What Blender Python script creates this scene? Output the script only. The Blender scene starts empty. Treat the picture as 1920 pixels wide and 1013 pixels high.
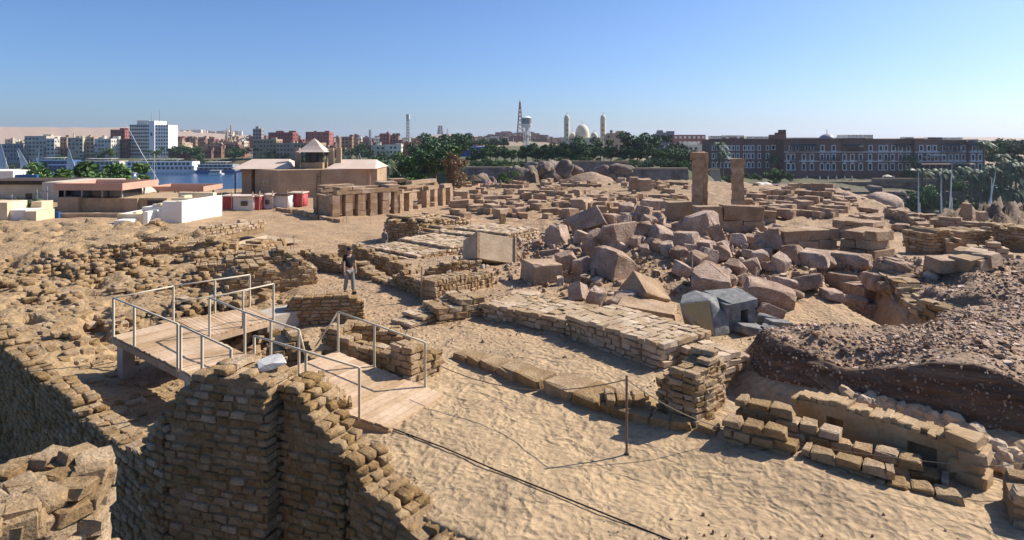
import bpy, bmesh, math, random
import numpy as np
from mathutils import Vector, Matrix, Euler
random.seed(7); rng = np.random.default_rng(7)
R = math.radians
SC = bpy.context.scene
COL = SC.collection
# ---------------------------------------------------------------- camera
CZ, FP, HV, UC = 6.0, 1200.0, 262.0, 960.0       # eye height, focal length in px, horizon row, centre column
cam = bpy.data.cameras.new('camera'); camo = bpy.data.objects.new('camera', cam); COL.objects.link(camo)
camo.location = (0, 0, CZ); camo.rotation_euler = (R(90), 0, 0)
cam.sensor_width = 36; cam.lens = 36*FP/1920; cam.shift_y = -(506.5-HV)/1920
cam.clip_start = .1; cam.clip_end = 30000
SC.camera = camo
# ---------------------------------------------------------------- sky, sun, exposure
SUN_AZ, SUN_EL = 66.0, 39.0                      # clockwise from the view direction, elevation
w = bpy.data.worlds.new('World'); SC.world = w; w.use_nodes = True
nt = w.node_tree; nt.nodes.clear()
sky = nt.nodes.new('ShaderNodeTexSky'); sky.sky_type = 'NISHITA'; sky.sun_disc = False
sky.sun_elevation = R(SUN_EL); sky.sun_rotation = R(SUN_AZ)
sky.altitude = 2700; sky.air_density = 1.15; sky.dust_density = 13.0; sky.ozone_density = 11.0
bg = nt.nodes.new('ShaderNodeBackground'); bg.inputs[1].default_value = .105
wo = nt.nodes.new('ShaderNodeOutputWorld')
nt.links.new(sky.outputs[0], bg.inputs[0]); nt.links.new(bg.outputs[0], wo.inputs[0])
sl = bpy.data.lights.new('sun', 'SUN'); sl.energy = 5.0; sl.angle = R(.53); sl.color = (1, .93, .82)
so = bpy.data.objects.new('sun', sl); COL.objects.link(so)
sd = Vector((math.sin(R(SUN_AZ))*math.cos(R(SUN_EL)), math.cos(R(SUN_AZ))*math.cos(R(SUN_EL)), math.sin(R(SUN_EL))))
so.rotation_euler = sd.to_track_quat('Z', 'Y').to_euler(); so.location = sd*60
SC.view_settings.view_transform = 'Standard'; SC.view_settings.look = 'None'
SC.view_settings.exposure = 0.55; SC.view_settings.gamma = 1; SC.view_settings.use_curve_mapping = False
# ---------------------------------------------------------------- helpers: noise, materials, meshes
def _hash(i, j, s):
    n = (i*374761393 + j*668265263 + s*1442695041) & 0x7fffffff
    n = ((n ^ (n >> 13))*1274126177) & 0x7fffffff
    return ((n ^ (n >> 16)) & 0xffff)/65535.0
def vnoise(x, y, s=0):
    x = np.asarray(x, float); y = np.asarray(y, float)
    i = np.floor(x).astype(np.int64); j = np.floor(y).astype(np.int64)
    fx = x-i; fy = y-j; fx = fx*fx*(3-2*fx); fy = fy*fy*(3-2*fy)
    a = _hash(i, j, s); b = _hash(i+1, j, s); c = _hash(i, j+1, s); d = _hash(i+1, j+1, s)
    return (a*(1-fx)+b*fx)*(1-fy)+(c*(1-fx)+d*fx)*fy-.5
def fbm(x, y, s=0, o=4):
    t = 0; a = 1.
    for k in range(o): t = t+a*vnoise(x*2**k, y*2**k, s+k); a *= .5
    return t
def S(t): t = np.clip(t, 0, 1); return t*t*(3-2*t)
def rgb(c): return (c[0], c[1], c[2], 1)
MATS = {}
def mat(name, c1, c2=None, scale=3., rough=.9, bump=.0, bscale=20., orand=.0, metal=0., spec=.3, attr=None, fine=0., island=0., stretch=None, detail=6):
    """procedural surface: two tones mixed by noise in world space, grain, per object tint, relief"""
    m = bpy.data.materials.new(name); m.use_nodes = True; MATS[name] = m
    t = m.node_tree; n = t.nodes; l = t.links; b = n['Principled BSDF']
    b.inputs['Roughness'].default_value = rough; b.inputs['Metallic'].default_value = metal
    b.inputs['Specular IOR Level'].default_value = spec
    geo = n.new('ShaderNodeNewGeometry'); pos = geo.outputs['Position']
    if stretch:
        mp = n.new('ShaderNodeMapping'); mp.inputs['Scale'].default_value = stretch; l.new(pos, mp.inputs['Vector']); pos = mp.outputs[0]
    c2 = c2 or c1
    ns = n.new('ShaderNodeTexNoise'); ns.inputs['Scale'].default_value = scale; ns.inputs['Detail'].default_value = detail; l.new(pos, ns.inputs['Vector'])
    rp = n.new('ShaderNodeValToRGB'); rp.color_ramp.elements[0].position = .33; rp.color_ramp.elements[1].position = .67
    rp.color_ramp.elements[0].color = rgb(c1); rp.color_ramp.elements[1].color = rgb(c2); l.new(ns.outputs[0], rp.inputs[0])
    out = rp.outputs[0]
    if attr:
        at = n.new('ShaderNodeAttribute'); at.attribute_name = attr
        mx = n.new('ShaderNodeMix'); mx.data_type = 'RGBA'; mx.blend_type = 'MULTIPLY'; mx.inputs[0].default_value = 1
        l.new(at.outputs['Color'], mx.inputs[6]); l.new(out, mx.inputs[7]); out = mx.outputs[2]
    if fine:
        n2 = n.new('ShaderNodeTexNoise'); n2.inputs['Scale'].default_value = scale*9; n2.inputs['Detail'].default_value = 4; l.new(pos, n2.inputs['Vector'])
        mr = n.new('ShaderNodeMapRange'); mr.inputs[1].default_value = .3; mr.inputs[2].default_value = .7; mr.inputs[3].default_value = 1-fine; mr.inputs[4].default_value = 1+fine
        l.new(n2.outputs[0], mr.inputs[0])
        mx = n.new('ShaderNodeMix'); mx.data_type = 'RGBA'; mx.blend_type = 'MULTIPLY'; mx.inputs[0].default_value = 1
        l.new(out, mx.inputs[6]); l.new(mr.outputs[0], mx.inputs[7]); out = mx.outputs[2]
    for amt, src in ((orand, 'o'), (island, 'i')):
        if not amt: continue
        sck = n.new('ShaderNodeObjectInfo').outputs['Random'] if src == 'o' else geo.outputs['Random Per Island']
        hs = n.new('ShaderNodeHueSaturation')
        mr = n.new('ShaderNodeMapRange'); mr.inputs[3].default_value = 1-amt; mr.inputs[4].default_value = 1+amt; l.new(sck, mr.inputs[0])
        l.new(mr.outputs[0], hs.inputs['Value'])
        mr2 = n.new('ShaderNodeMapRange'); mr2.inputs[3].default_value = 1+amt*.7; mr2.inputs[4].default_value = 1-amt*.7; l.new(sck, mr2.inputs[0])
        l.new(mr2.outputs[0], hs.inputs['Saturation'])
        l.new(out, hs.inputs['Color']); out = hs.outputs[0]
    l.new(out, b.inputs['Base Color'])
    if bump:
        nb = n.new('ShaderNodeTexNoise'); nb.inputs['Scale'].default_value = bscale; nb.inputs['Detail'].default_value = 8; nb.inputs['Roughness'].default_value = .65
        l.new(pos, nb.inputs['Vector'])
        bp = n.new('ShaderNodeBump'); bp.inputs['Strength'].default_value = 1; bp.inputs['Distance'].default_value = bump
        l.new(nb.outputs[0], bp.inputs['Height']); l.new(bp.outputs[0], b.inputs['Normal'])
    return m
def mesh(name, v, f, m=None, smooth=False):
    me = bpy.data.meshes.new(name); me.from_pydata([tuple(p) for p in v], [], [tuple(q) for q in f])
    for k in (m if isinstance(m, (list, tuple)) else [m] if m else []): me.materials.append(k)
    if smooth: me.polygons.foreach_set('use_smooth', [True]*len(me.polygons))
    me.update(); return me
def nmesh(name, V, F, m, smooth=False):
    """numpy mesh: F is an (n,k) index array"""
    me = bpy.data.meshes.new(name); n, k = F.shape
    me.vertices.add(len(V)); me.vertices.foreach_set('co', np.ascontiguousarray(V, np.float32).ravel())
    me.loops.add(n*k); me.loops.foreach_set('vertex_index', np.ascontiguousarray(F, np.int32).ravel())
    me.polygons.add(n); me.polygons.foreach_set('loop_start', np.arange(0, n*k, k, dtype=np.int32))
    me.polygons.foreach_set('loop_total', np.full(n, k, np.int32))
    if smooth: me.polygons.foreach_set('use_smooth', np.ones(n, bool))
    me.materials.append(m); me.update(calc_edges=True); me.validate(); return me
def put(name, data, parent=None, loc=None, rot=None, sc=None, label=None, cat=None, group=None, kind=None):
    o = bpy.data.objects.new(name, data); COL.objects.link(o)
    if parent: o.parent = parent
    if loc is not None: o.location = loc
    if rot is not None: o.rotation_euler = rot if isinstance(rot, (tuple, list, Euler)) else (0, 0, rot)
    if sc is not None: o.scale = sc if isinstance(sc, (tuple, list)) else (sc,)*3
    if label: o['label'] = label
    if cat: o['category'] = cat
    if group: o['group'] = group
    if kind: o['kind'] = kind
    return o
def thing(name, label, cat, loc=(0, 0, 0), rz=0, group=None): return put(name, None, None, loc, rz, None, label, cat, group)
def copy_tree(o, parent=None, **kw):
    c = o.copy(); COL.objects.link(c); c.parent = parent
    for ch in list(o.children): copy_tree(ch, c)
    for k, v in kw.items():
        if k == 'loc': c.location = v
        elif k == 'rz': c.rotation_euler = (0, 0, v)
        elif k == 'sc': c.scale = v if isinstance(v, tuple) else (v,)*3
        else: c[k] = v
    return c
class MB:
    """collects shapes for ONE mesh"""
    def __init__(s): s.v = []; s.f = []
    def add(s, v, f):
        k = len(s.v); s.v += [tuple(p) for p in v]; s.f += [tuple(i+k for i in q) for q in f]; return s
    def box(s, c, d, rz=0, rx=0, ry=0, taper=1.):
        M = Euler((rx, ry, rz)).to_matrix(); c = Vector(c); v = []
        for z in (-1, 1):
            q = taper if z > 0 else 1
            for x, y in ((-1, -1), (1, -1), (1, 1), (-1, 1)): v.append(c+M@Vector((x*d[0]/2*q, y*d[1]/2*q, z*d[2]/2)))
        return s.add(v, [(0, 3, 2, 1), (4, 5, 6, 7), (0, 1, 5, 4), (1, 2, 6, 5), (2, 3, 7, 6), (3, 0, 4, 7)])
    def b(s, x0, x1, y0, y1, z0, z1): return s.box(((x0+x1)/2, (y0+y1)/2, (z0+z1)/2), (x1-x0, y1-y0, z1-z0))
    def prism(s, poly, z0, z1, z1s=None):
        n = len(poly); A = sum(poly[i][0]*poly[(i+1) % n][1]-poly[(i+1) % n][0]*poly[i][1] for i in range(n))
        if A < 0: poly = poly[::-1]; z1s = z1s[::-1] if z1s else None
        v = [(p[0], p[1], z0) for p in poly]+[(p[0], p[1], z1s[i] if z1s else z1) for i, p in enumerate(poly)]
        return s.add(v, [tuple(range(n))[::-1], tuple(range(n, 2*n))]+[(i, (i+1) % n, n+(i+1) % n, n+i) for i in range(n)])
    def tube(s, pts, r, n=8, cap=True):
        pts = [Vector(p) for p in pts]; rr = r if isinstance(r, (list, tuple)) else [r]*len(pts); v = []
        for i, p in enumerate(pts):
            d = (pts[min(i+1, len(pts)-1)]-pts[max(i-1, 0)]).normalized()
            a = d.cross(Vector((0, 0, 1)) if abs(d.z) < .9 else Vector((1, 0, 0))).normalized(); b = d.cross(a)
            v += [p+(a*math.cos(2*math.pi*k/n)+b*math.sin(2*math.pi*k/n))*rr[i] for k in range(n)]
        f = [(i*n+k, (i+1)*n+k, (i+1)*n+(k+1) % n, i*n+(k+1) % n) for i in range(len(pts)-1) for k in range(n)]
        if cap: f += [tuple(range(n)), tuple(range((len(pts)-1)*n, len(pts)*n))[::-1]]
        return s.add(v, f)
    def lathe(s, prof, c=(0, 0, 0), n=16):
        v = [(c[0]+r*math.cos(2*math.pi*k/n), c[1]+r*math.sin(2*math.pi*k/n), c[2]+z) for r, z in prof for k in range(n)]
        f = [(i*n+k, i*n+(k+1) % n, (i+1)*n+(k+1) % n, (i+1)*n+k) for i in range(len(prof)-1) for k in range(n)]
        f += [tuple(range(n))[::-1], tuple(range((len(prof)-1)*n, len(prof)*n))]
        return s.add(v, f)
    def me(s, name, m, smooth=False): return mesh(name, s.v, s.f, m, smooth)
    def put(s, name, m, parent=None, smooth=False, **kw): return put(name, s.me(name, m, smooth), parent, **kw)
def P(u, v, z=0.):
    """pixel of the photograph -> point at height z"""
    y = (CZ-z)*FP/(v-HV); return Vector(((u-UC)/FP*y, y, z))
def PY(u, v, y): return Vector(((u-UC)/FP*y, y, CZ-(v-HV)/FP*y))
def sdist(x, y, poly):
    """signed distance to a polygon, + inside"""
    x = np.asarray(x, float); y = np.asarray(y, float); d = np.full(x.shape, 1e9); ins = np.zeros(x.shape, bool)
    n = len(poly)
    for i in range(n):
        ax, ay = poly[i][:2]; bx, by = poly[(i+1) % n][:2]; ex, ey = bx-ax, by-ay
        t = np.clip(((x-ax)*ex+(y-ay)*ey)/(ex*ex+ey*ey+1e-12), 0, 1)
        d = np.minimum(d, np.hypot(x-ax-t*ex, y-ay-t*ey))
        c = ((ay > y) != (by > y)) & (x < (bx-ax)*(y-ay)/((by-ay) if by != ay else 1e-9)+ax); ins ^= c
    return np.where(ins, d, -d)
def linedist(x, y, pts):
    """distance to a polyline and the fraction along it"""
    d = np.full(np.shape(x), 1e9); s = np.zeros(np.shape(x)); n = len(pts)-1
    for i in range(n):
        ax, ay = pts[i][:2]; bx, by = pts[i+1][:2]; ex, ey = bx-ax, by-ay
        t = np.clip(((x-ax)*ex+(y-ay)*ey)/(ex*ex+ey*ey), 0, 1); q = np.hypot(x-ax-t*ex, y-ay-t*ey)
        s = np.where(q < d, (i+t)/n, s); d = np.minimum(d, q)
    return d, s
# ---------------------------------------------------------------- materials
M = {}
def mm(k, *a, **kw): M[k] = mat(k, *a, **kw)
mm('sand', (.80, .79, .77), (1.08, 1.06, 1.02), scale=.8, bump=.045, bscale=7., attr='tint', fine=.2)
mm('mud', (.29, .185, .092), (.43, .295, .16), scale=2.2, bump=.06, bscale=15, orand=.17, island=.15, fine=.2)
mm('mudcore', (.235, .15, .075), (.34, .23, .125), scale=3, bump=.05, bscale=14, fine=.2)
mm('plaster_mud', (.34, .22, .11), (.46, .32, .18), scale=1.6, bump=.02, bscale=12, fine=.12)
mm('whitestone', (.50, .48, .44), (.66, .64, .60), scale=9, bump=.03, bscale=40, fine=.15)
mm('lime', (.36, .25, .15), (.50, .37, .235), scale=1.5, bump=.02, bscale=16, orand=.14, island=.14, fine=.1)
mm('sandstone', (.30, .195, .115), (.46, .32, .205), scale=1.4, bump=.05, bscale=8, orand=.14, fine=.2)
mm('granite', (.28, .18, .12), (.49, .35, .255), scale=1.8, bump=.07, bscale=9, orand=.17, fine=.3)
mm('pebble', (.25, .17, .115), (.44, .32, .22), scale=2., island=.35, bump=.01, bscale=30)
mm('strata', (.085, .048, .028), (.20, .125, .078), scale=1.0, bump=.05, bscale=3.5, fine=.3, stretch=(.7, .7, 7))  # earth layers, browns deepened to carry the shade of the cut face
mm('sherd', (.23, .13, .085), (.46, .33, .235), scale=3., island=.4, bump=.01, bscale=30)
mm('greygranite', (.13, .13, .125), (.27, .26, .24), scale=5, bump=.02, bscale=25, fine=.25, rough=.7)
mm('yellowgranite', (.42, .30, .12), (.36, .28, .16), scale=5, bump=.012, bscale=20, fine=.2)
mm('boulder', (.13, .095, .075), (.33, .25, .195), scale=.35, bump=.5, bscale=.7, fine=.2, orand=.1)
mm('wood', (.42, .28, .165), (.56, .40, .26), scale=1.2, bump=.004, bscale=60, orand=.13, fine=.14)
mm('woodgrey', (.30, .24, .18), (.36, .30, .22), scale=3, orand=.1, fine=.1)
mm('rail', (.50, .43, .31), (.56, .49, .37), scale=2, rough=.5, spec=.4)
mm('rust', (.16, .10, .07), (.24, .16, .11), scale=6, rough=.8)
mm('concrete', (.36, .31, .25), (.47, .41, .33), scale=2, bump=.01, bscale=20, fine=.1)
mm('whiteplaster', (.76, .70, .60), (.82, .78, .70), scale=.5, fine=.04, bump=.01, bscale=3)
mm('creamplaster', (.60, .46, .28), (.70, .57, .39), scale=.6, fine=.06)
mm('brownplaster', (.36, .245, .15), (.45, .32, .21), scale=.5, fine=.1, bump=.01, bscale=6)
mm('roofpink', (.56, .42, .33), (.64, .50, .41), scale=.4, fine=.05, rough=.8)
mm('canopy', (.48, .27, .19), (.55, .33, .24), scale=.5, fine=.05)
mm('glass', (.012, .017, .024), (.03, .035, .045), scale=.3, rough=.15, spec=.5)
mm('darkwood', (.05, .032, .02), (.09, .06, .04), scale=2)
mm('white', (.78, .77, .74), (.84, .83, .80), scale=.6, rough=.6)
mm('offwhite', (.60, .56, .49), (.72, .68, .60), scale=.3, rough=.7)
mm('hotelbrown', (.20, .112, .088), (.26, .15, .118), scale=.15, fine=.08)
mm('hotelroof', (.19, .13, .115), (.26, .17, .15), scale=.3)
mm('shipblue', (.045, .12, .30), (.06, .15, .36), scale=.2, rough=.4)
mm('shipdark', (.03, .04, .06), (.05, .06, .08), scale=.2, rough=.4)
mm('signblue', (.02, .09, .27), (.03, .11, .32), scale=.2, rough=.5)
mm('steel', (.25, .25, .26), (.34, .34, .34), scale=2, rough=.5)
mm('redsteel', (.33, .12, .10), (.42, .2, .17), scale=2, rough=.6)
mm('tarpred', (.42, .045, .06), (.55, .10, .11), scale=1.2, bump=.1, bscale=2.5, rough=.6)
mm('tarpwhite', (.62, .60, .57), (.72, .70, .67), scale=1., bump=.1, bscale=2.5, rough=.6)
mm('rope', (.20, .15, .10), (.30, .23, .16), scale=20)
mm('ropedark', (.03, .027, .025), (.05, .045, .04), scale=20)
mm('bark', (.11, .08, .055), (.18, .135, .095), scale=4, bump=.03, bscale=12)
mm('palmbark', (.13, .10, .07), (.21, .165, .12), scale=5, bump=.04, bscale=9)
mm('leaf', (.06, .125, .03), (.12, .205, .055), scale=.6, rough=.65, orand=.18, island=.4)
mm('leafdark', (.036, .085, .03), (.075, .135, .045), scale=.4, rough=.65, orand=.2, island=.4)
mm('leafbright', (.055, .14, .018), (.10, .20, .03), scale=.6, rough=.6, orand=.1, island=.4)
mm('leafdry', (.23, .145, .07), (.33, .22, .12), scale=.8, rough=.9, island=.35)
mm('palm', (.07, .12, .05), (.13, .19, .09), scale=.8, rough=.55, orand=.15, island=.35)
mm('palmdry', (.14, .115, .055), (.20, .155, .08), scale=.8, island=.3)
mm('umbrella', (.66, .60, .50), (.72, .66, .56), scale=.5)
mm('awning', (.05, .075, .07), (.075, .10, .09), scale=.5)
mm('church', (.66, .58, .42), (.72, .65, .50), scale=.1, fine=.04)
for k, c in dict(cb1=(.23, .125, .085), cb2=(.30, .19, .125), cb3=(.19, .10, .08), cb4=(.40, .30, .20), cb5=(.34, .23, .16), cb6=(.52, .46, .36), cb7=(.27, .095, .08), cb8=(.60, .56, .48), cb9=(.30, .29, .28)).items():
    mm(k, tuple(x*.88 for x in c), tuple(x*1.12 for x in c), scale=.12, fine=.1, orand=.12)
mm('skin', (.42, .24, .16), (.47, .28, .19), scale=8, rough=.6)
mm('hair', (.03, .025, .022), (.06, .05, .045), scale=40)
mm('clothblack', (.012, .012, .014), (.022, .022, .025), scale=12)
mm('clothgrey', (.17, .175, .165), (.24, .245, .23), scale=10)
mm('clothrobe', (.13, .12, .11), (.18, .17, .155), scale=8)
mm('clothpink', (.5, .12, .25), (.55, .16, .3), scale=8)
mm('clothblue', (.08, .14, .35), (.1, .18, .4), scale=8)
def trampled(m):
    t = m.node_tree; n = t.nodes; l = t.links; bp = [x for x in n if x.type == 'BUMP'][0]
    geo = [x for x in n if x.type == 'NEW_GEOMETRY'][0]
    wn = n.new('ShaderNodeTexNoise'); wn.inputs['Scale'].default_value = 1.3; l.new(geo.outputs['Position'], wn.inputs['Vector'])
    ad = n.new('ShaderNodeMix'); ad.data_type = 'RGBA'; ad.blend_type = 'ADD'; ad.inputs[0].default_value = .55; l.new(geo.outputs['Position'], ad.inputs[6]); l.new(wn.outputs[1], ad.inputs[7])
    vo = n.new('ShaderNodeTexVoronoi'); vo.feature = 'SMOOTH_F1'; vo.inputs['Scale'].default_value = 3.1; vo.inputs['Smoothness'].default_value = .35; l.new(ad.outputs[2], vo.inputs['Vector'])
    v2 = n.new('ShaderNodeTexVoronoi'); v2.feature = 'SMOOTH_F1'; v2.inputs['Scale'].default_value = 7.5; v2.inputs['Smoothness'].default_value = .3; l.new(ad.outputs[2], v2.inputs['Vector'])
    mk = n.new('ShaderNodeTexNoise'); mk.inputs['Scale'].default_value = .45; mk.inputs['Detail'].default_value = 3; l.new(geo.outputs['Position'], mk.inputs['Vector'])
    mr = n.new('ShaderNodeMapRange'); mr.inputs[1].default_value = .38; mr.inputs[2].default_value = .62; mr.inputs[3].default_value = .12; mr.inputs[4].default_value = 1.; l.new(mk.outputs[0], mr.inputs[0])
    b2 = n.new('ShaderNodeBump'); l.new(mr.outputs[0], b2.inputs['Strength']); b2.inputs['Distance'].default_value = .085; l.new(vo.outputs[0], b2.inputs['Height']); l.new(bp.outputs[0], b2.inputs['Normal'])
    b3 = n.new('ShaderNodeBump'); b3.inputs['Distance'].default_value = .035; l.new(v2.outputs[0], b3.inputs['Height']); l.new(b2.outputs[0], b3.inputs['Normal'])
    l.new(b3.outputs[0], n['Principled BSDF'].inputs['Normal'])
trampled(M['sand'])
# ---------------------------------------------------------------- terrain
WALLF = [(-23.5, 27.0), (-15.4, 19.25), (-9.75, 14.4), (-6.45, 11.7), (-4.3, 11.15), (-2.83, 10.55), (-1.3, 9.5), (1.2, 7.6), (3.2, 5.6)]   # line of the big retaining wall
PIT = WALLF+[(3, 1), (-30, 1), (-32, 27)]
TERR = [(-60, 14), (-23.5, 27), (-15.4, 19.25), (-9.75, 14.4), (-6.3, 12.0), (-5.0, 14.0), (-7.2, 21.0), (-9.4, 27), (-9.8, 31), (-14, 34), (-17, 39), (-22, 46), (-32, 52), (-60, 52)]
ISLE = [(-260, 116), (-60, 116), (-24, 132), (4, 137), (42, 147), (60, 118), (50, 84), (51, 75), (55, 68), (58, 45), (70, 20), (80, -40), (-200, -40)]
SHORE = [(-3000, 560), (-700, 520), (-330, 492), (-150, 480), (-75, 340), (-40, 205), (10, 178), (60, 176), (120, 196), (182, 207), (300, 190), (700, 120), (12000, 120), (12000, 15000), (-12000, 15000), (-12000, 560)]
BANKF = [P(1385, 690, -.2), P(1440, 728, -.2), P(1560, 768, -.3), P(1700, 805, -.3), P(1830, 835, -.3), P(1960, 870, -.3)]
BANK = [(p.x, p.y) for p in BANKF]+[(20, 14), (16, 19.5), (10.2, 18.6), (8.2, 18.8), (6.7, 18.3)]
MOUND = [(14.0, 18.0), (13.1, 21.5), (14.3, 25.5), (16.9, 28.5), (20.5, 28), (24, 23), (30, 16), (22, 15)]
TRENCH = [(11.9, 18.6), (11.6, 24), (13.4, 28), (14.6, 25.5), (13.3, 21.5), (13.9, 18.4)]
PITR = [(23.5, 26), (22, 31), (24.5, 38), (33, 39), (38, 30), (33, 22)]
def gauss(x, y, cx, cy, sx, sy, a=0):
    c, s = math.cos(a), math.sin(a); X = (x-cx)*c+(y-cy)*s; Y = -(x-cx)*s+(y-cy)*c
    return np.exp(-(X/sx)**2-(Y/sy)**2)
def HZ(x, y, zones=False):
    x = np.asarray(x, float); y = np.asarray(y, float)
    z = -3.2*S((y-24)/34.)
    n1 = fbm(x*.35, y*.35, 1); n2 = fbm(x*1.5, y*1.5, 5); n3 = fbm(x*4.2, y*4.2, 9, 3)
    far = S((y-30)/30)
    z = z+n1*(.10+.16*far)+n2*(.03+.05*far)+n3*.014
    z = z+S((y-52)/10)*S((x+8)/8)*(np.abs(fbm(x*.8, y*.8, 15))*.7-.15)
    # mud brick terrace on the left
    t = S(sdist(x, y, TERR)/1.0+.5)
    a, b = .79, -.61
    p, q = x*a+y*b, -x*b+y*a                       # along and across the brick rows
    rows = np.abs(vnoise(p*.9, q*2.4, 21))*.9+fbm(p*.5, q*1.1, 25)*.55
    fl = S((fbm(x*.16, y*.16, 33)+.12)/.35)        # smooth patches between ruined rows
    tz = -.12-.012*np.maximum(y-18, 0)+(rows-.25)*(.25+.75*fl)*S((y-15)/8.)+n2*.10*S((y-13)/6.)
    tz = tz-.5*S((vnoise(p*1.0, q*1.5, 27)-.24)/.1)*S((y-17)/5.)
    dk = np.minimum(linedist(x, y, [(-11.3, 18.4), (-5.2, 14.6)])[0], 9)
    tz = tz-.55*np.exp(-(dk/1.7)**2)*S((-5.0-x)/1.0)-.25*gauss(x, y, -8.8, 14.9, 1.6, 1.0, .4)
    z = z*(1-t)+tz*t
    # granite rubble heap
    hp = gauss(x, y, 8.5, 37, 8.5, 10, .2); z = z+hp*(2.15+n2*.5+fbm(x*.8, y*.8, 50)*.5)+.7*gauss(x, y, 5.8, 29.2, 2.6, 2.6)
    # soft dunes of the foreground sand
    z = z+.10*gauss(x, y, 1.0, 8.6, 4, 2.2)+.06*np.sin(x*1.1+y*.7)*S((y-7)/3)*S((20-y)/6)*(1-t)
    z = z+.22*gauss(x, y, 7.2, 23.8, 2.6, 2.0)*(1+n2)
    # spoil bank with a cut face, gravel mound, trenches on the right
    wob = .35*fbm(x*.7, y*.7, 61, 2)+.03*n2
    bk = sdist(x, y, BANK); bm = S((bk+wob)/.62)
    d2, s2 = linedist(x, y, BANK[:6])
    crest = .75+.25*np.sin(s2*9.5+.6)+n2*.12-.34*gauss(d2, s2*0, 1.25, 0, .55, 1)*S(s2*6)*S((.62-s2)*5)
    z = z*(1-bm)+(crest+.30*S(s2*3)-.10)*bm
    trn = S((.9-np.abs(bk+1.0))/.6)*S((s2-.02)*8); z = z-.35*trn*(1-bm)
    md = S((sdist(x, y, MOUND)+wob)/.9); z = z*(1-md)+(.72+.34*gauss(x, y, 18.5, 24, 5, 3)+n2*.22+fbm(x*.9, y*.9, 70)*.3+.35*(S((vnoise(x*.35, y*.35, 72)+.05)/.12)-.5))*md
    tr = S((sdist(x, y, TRENCH)+wob*.6)/.5); z = z-1.0*tr*(1-md)
    pr = S((sdist(x, y, PITR)+wob)/.8); z = z-1.3*pr
    z = z+2.0*gauss(x, y, 53, 69, 6, 4)*(1+n2)
    # front pit
    pt = S((sdist(x, y, PIT)+.46)/.24); z = z*(1-pt)+(-3.7+n2*.3)*pt
    # the island's edge falls to the river
    isl = sdist(x, y, ISLE); e = S(-isl/20.); z = z*(1-e)-23*e
    # the far bank
    sh = sdist(x, y, SHORE)+6*fbm(x*.02, y*.02, 80)
    leftness = S((-20-x)/60.); rightness = S((x-48)/30.)
    plat = -2.9*(1-leftness)*(1-rightness)-9.5*leftness-8.2*rightness
    rise = S(sh/(9+22*leftness+28*rightness))
    dist = np.hypot(x, y)
    plat = plat+3.6*S((y-300)/250.)*(1-leftness)*(1-.6*rightness)+2*S((dist-900)/1500.)
    ang = np.arctan2(x, y)
    rid = (44*S((-.30-ang)/.25)+22*gauss(ang, ang*0, -.105, 0, .035, 1)+18*gauss(ang, ang*0, -.03, 0, .05, 1)+16+8*fbm(ang*22, dist*0, 90))
    plat = plat+15*gauss(x, y, -20, 1400, 150, 300)
    plat = plat+rid*S((dist-1500)/1500.)+3*fbm(x*.004, y*.004, 95)*S((dist-800)/800.)
    fz = -23*(1-rise)+plat*rise+n1*.6*rise
    far2 = (y > 120) & (sh > -4)
    z = np.where(far2, np.maximum(fz, z), z)
    if not zones: return z
    # colour of the ground by what lies there, plus painted shade on the bank face
    shp = x.shape+(3,)
    c = np.empty(shp); c[:] = (.43, .308, .183)
    def lay(cc, k):
        nonlocal c
        k = np.clip(k, 0, 1)[..., None]; c = c*(1-k)+np.array(cc)*k
    lay((.40, .265, .155), S((y-17)/6)*.85)
    lay((.36, .25, .155), S((n1+.25)*1.4)*.4)
    fld = S((y-52)/10)*S((x+8)/8)*(y < 160); lay((.27, .185, .115), fld*S((n2+.3)*1.8)*.75)
    lay((.365, .25, .135), t*.9)
    lay((.33, .23, .15), hp*.9*S((n2+.4)*1.6))
    lay((.27, .18, .12), S(bm*1.3)*.85); lay((.10, .058, .034), bm*(1-S((bk+wob-.5)/.2))*2.2)  # second layer paints the shade of the cut face into the colour
    lay((.19, .12, .075), bm*(1-S((bk+wob-.5)/.2))*S(np.sin(z*30+n1*5)*.8)*.7)
    lay((.16, .115, .08), gauss(x, y, 53, 69, 6, 4))
    lay((.33, .235, .16), S((bk-.55)/.2)*S((1.0-bk)/.3)*.7)
    lay((.29, .195, .13), md*.9); lay((.22, .15, .10), md*(1-S((sdist(x, y, MOUND)+wob-.5)/.5))*1.2)
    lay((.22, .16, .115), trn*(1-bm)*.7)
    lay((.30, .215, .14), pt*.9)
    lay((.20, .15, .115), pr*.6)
    lay((.24, .20, .14), e)
    g = rise*far2
    lay((.33, .25, .17), g)
    lay((.06, .085, .035), g*(1-S((sh-60)/40))*(1-rightness)*.75)
    lay((.085, .09, .045), g*(1-S((sh-110)/40))*rightness*.9)
    lay((.10, .105, .05), g*(1-S((y-480)/120))*(1-leftness)*(1-rightness)*.85)
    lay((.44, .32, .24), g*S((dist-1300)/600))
    return z, c
def build_ground():
    ys = [2.6]
    while ys[-1] < 128: ys.append(ys[-1]+.0072*(ys[-1]+5))
    while ys[-1] < 9500: ys.append(ys[-1]+.02*(ys[-1]+5))
    ys = np.array(ys); ts = np.linspace(-1.06, 1.06, 440)
    Y, T = np.meshgrid(ys, ts, indexing='ij'); X = T*(Y+5.)
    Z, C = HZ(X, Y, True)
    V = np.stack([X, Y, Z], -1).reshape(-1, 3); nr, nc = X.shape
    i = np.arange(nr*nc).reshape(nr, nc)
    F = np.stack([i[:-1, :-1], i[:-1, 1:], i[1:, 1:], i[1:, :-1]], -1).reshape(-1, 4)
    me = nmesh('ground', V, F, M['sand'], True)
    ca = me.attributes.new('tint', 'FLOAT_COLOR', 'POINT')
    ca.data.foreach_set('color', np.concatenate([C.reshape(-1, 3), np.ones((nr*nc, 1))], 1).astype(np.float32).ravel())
    put('ground', me, kind='structure')
build_ground()
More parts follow.
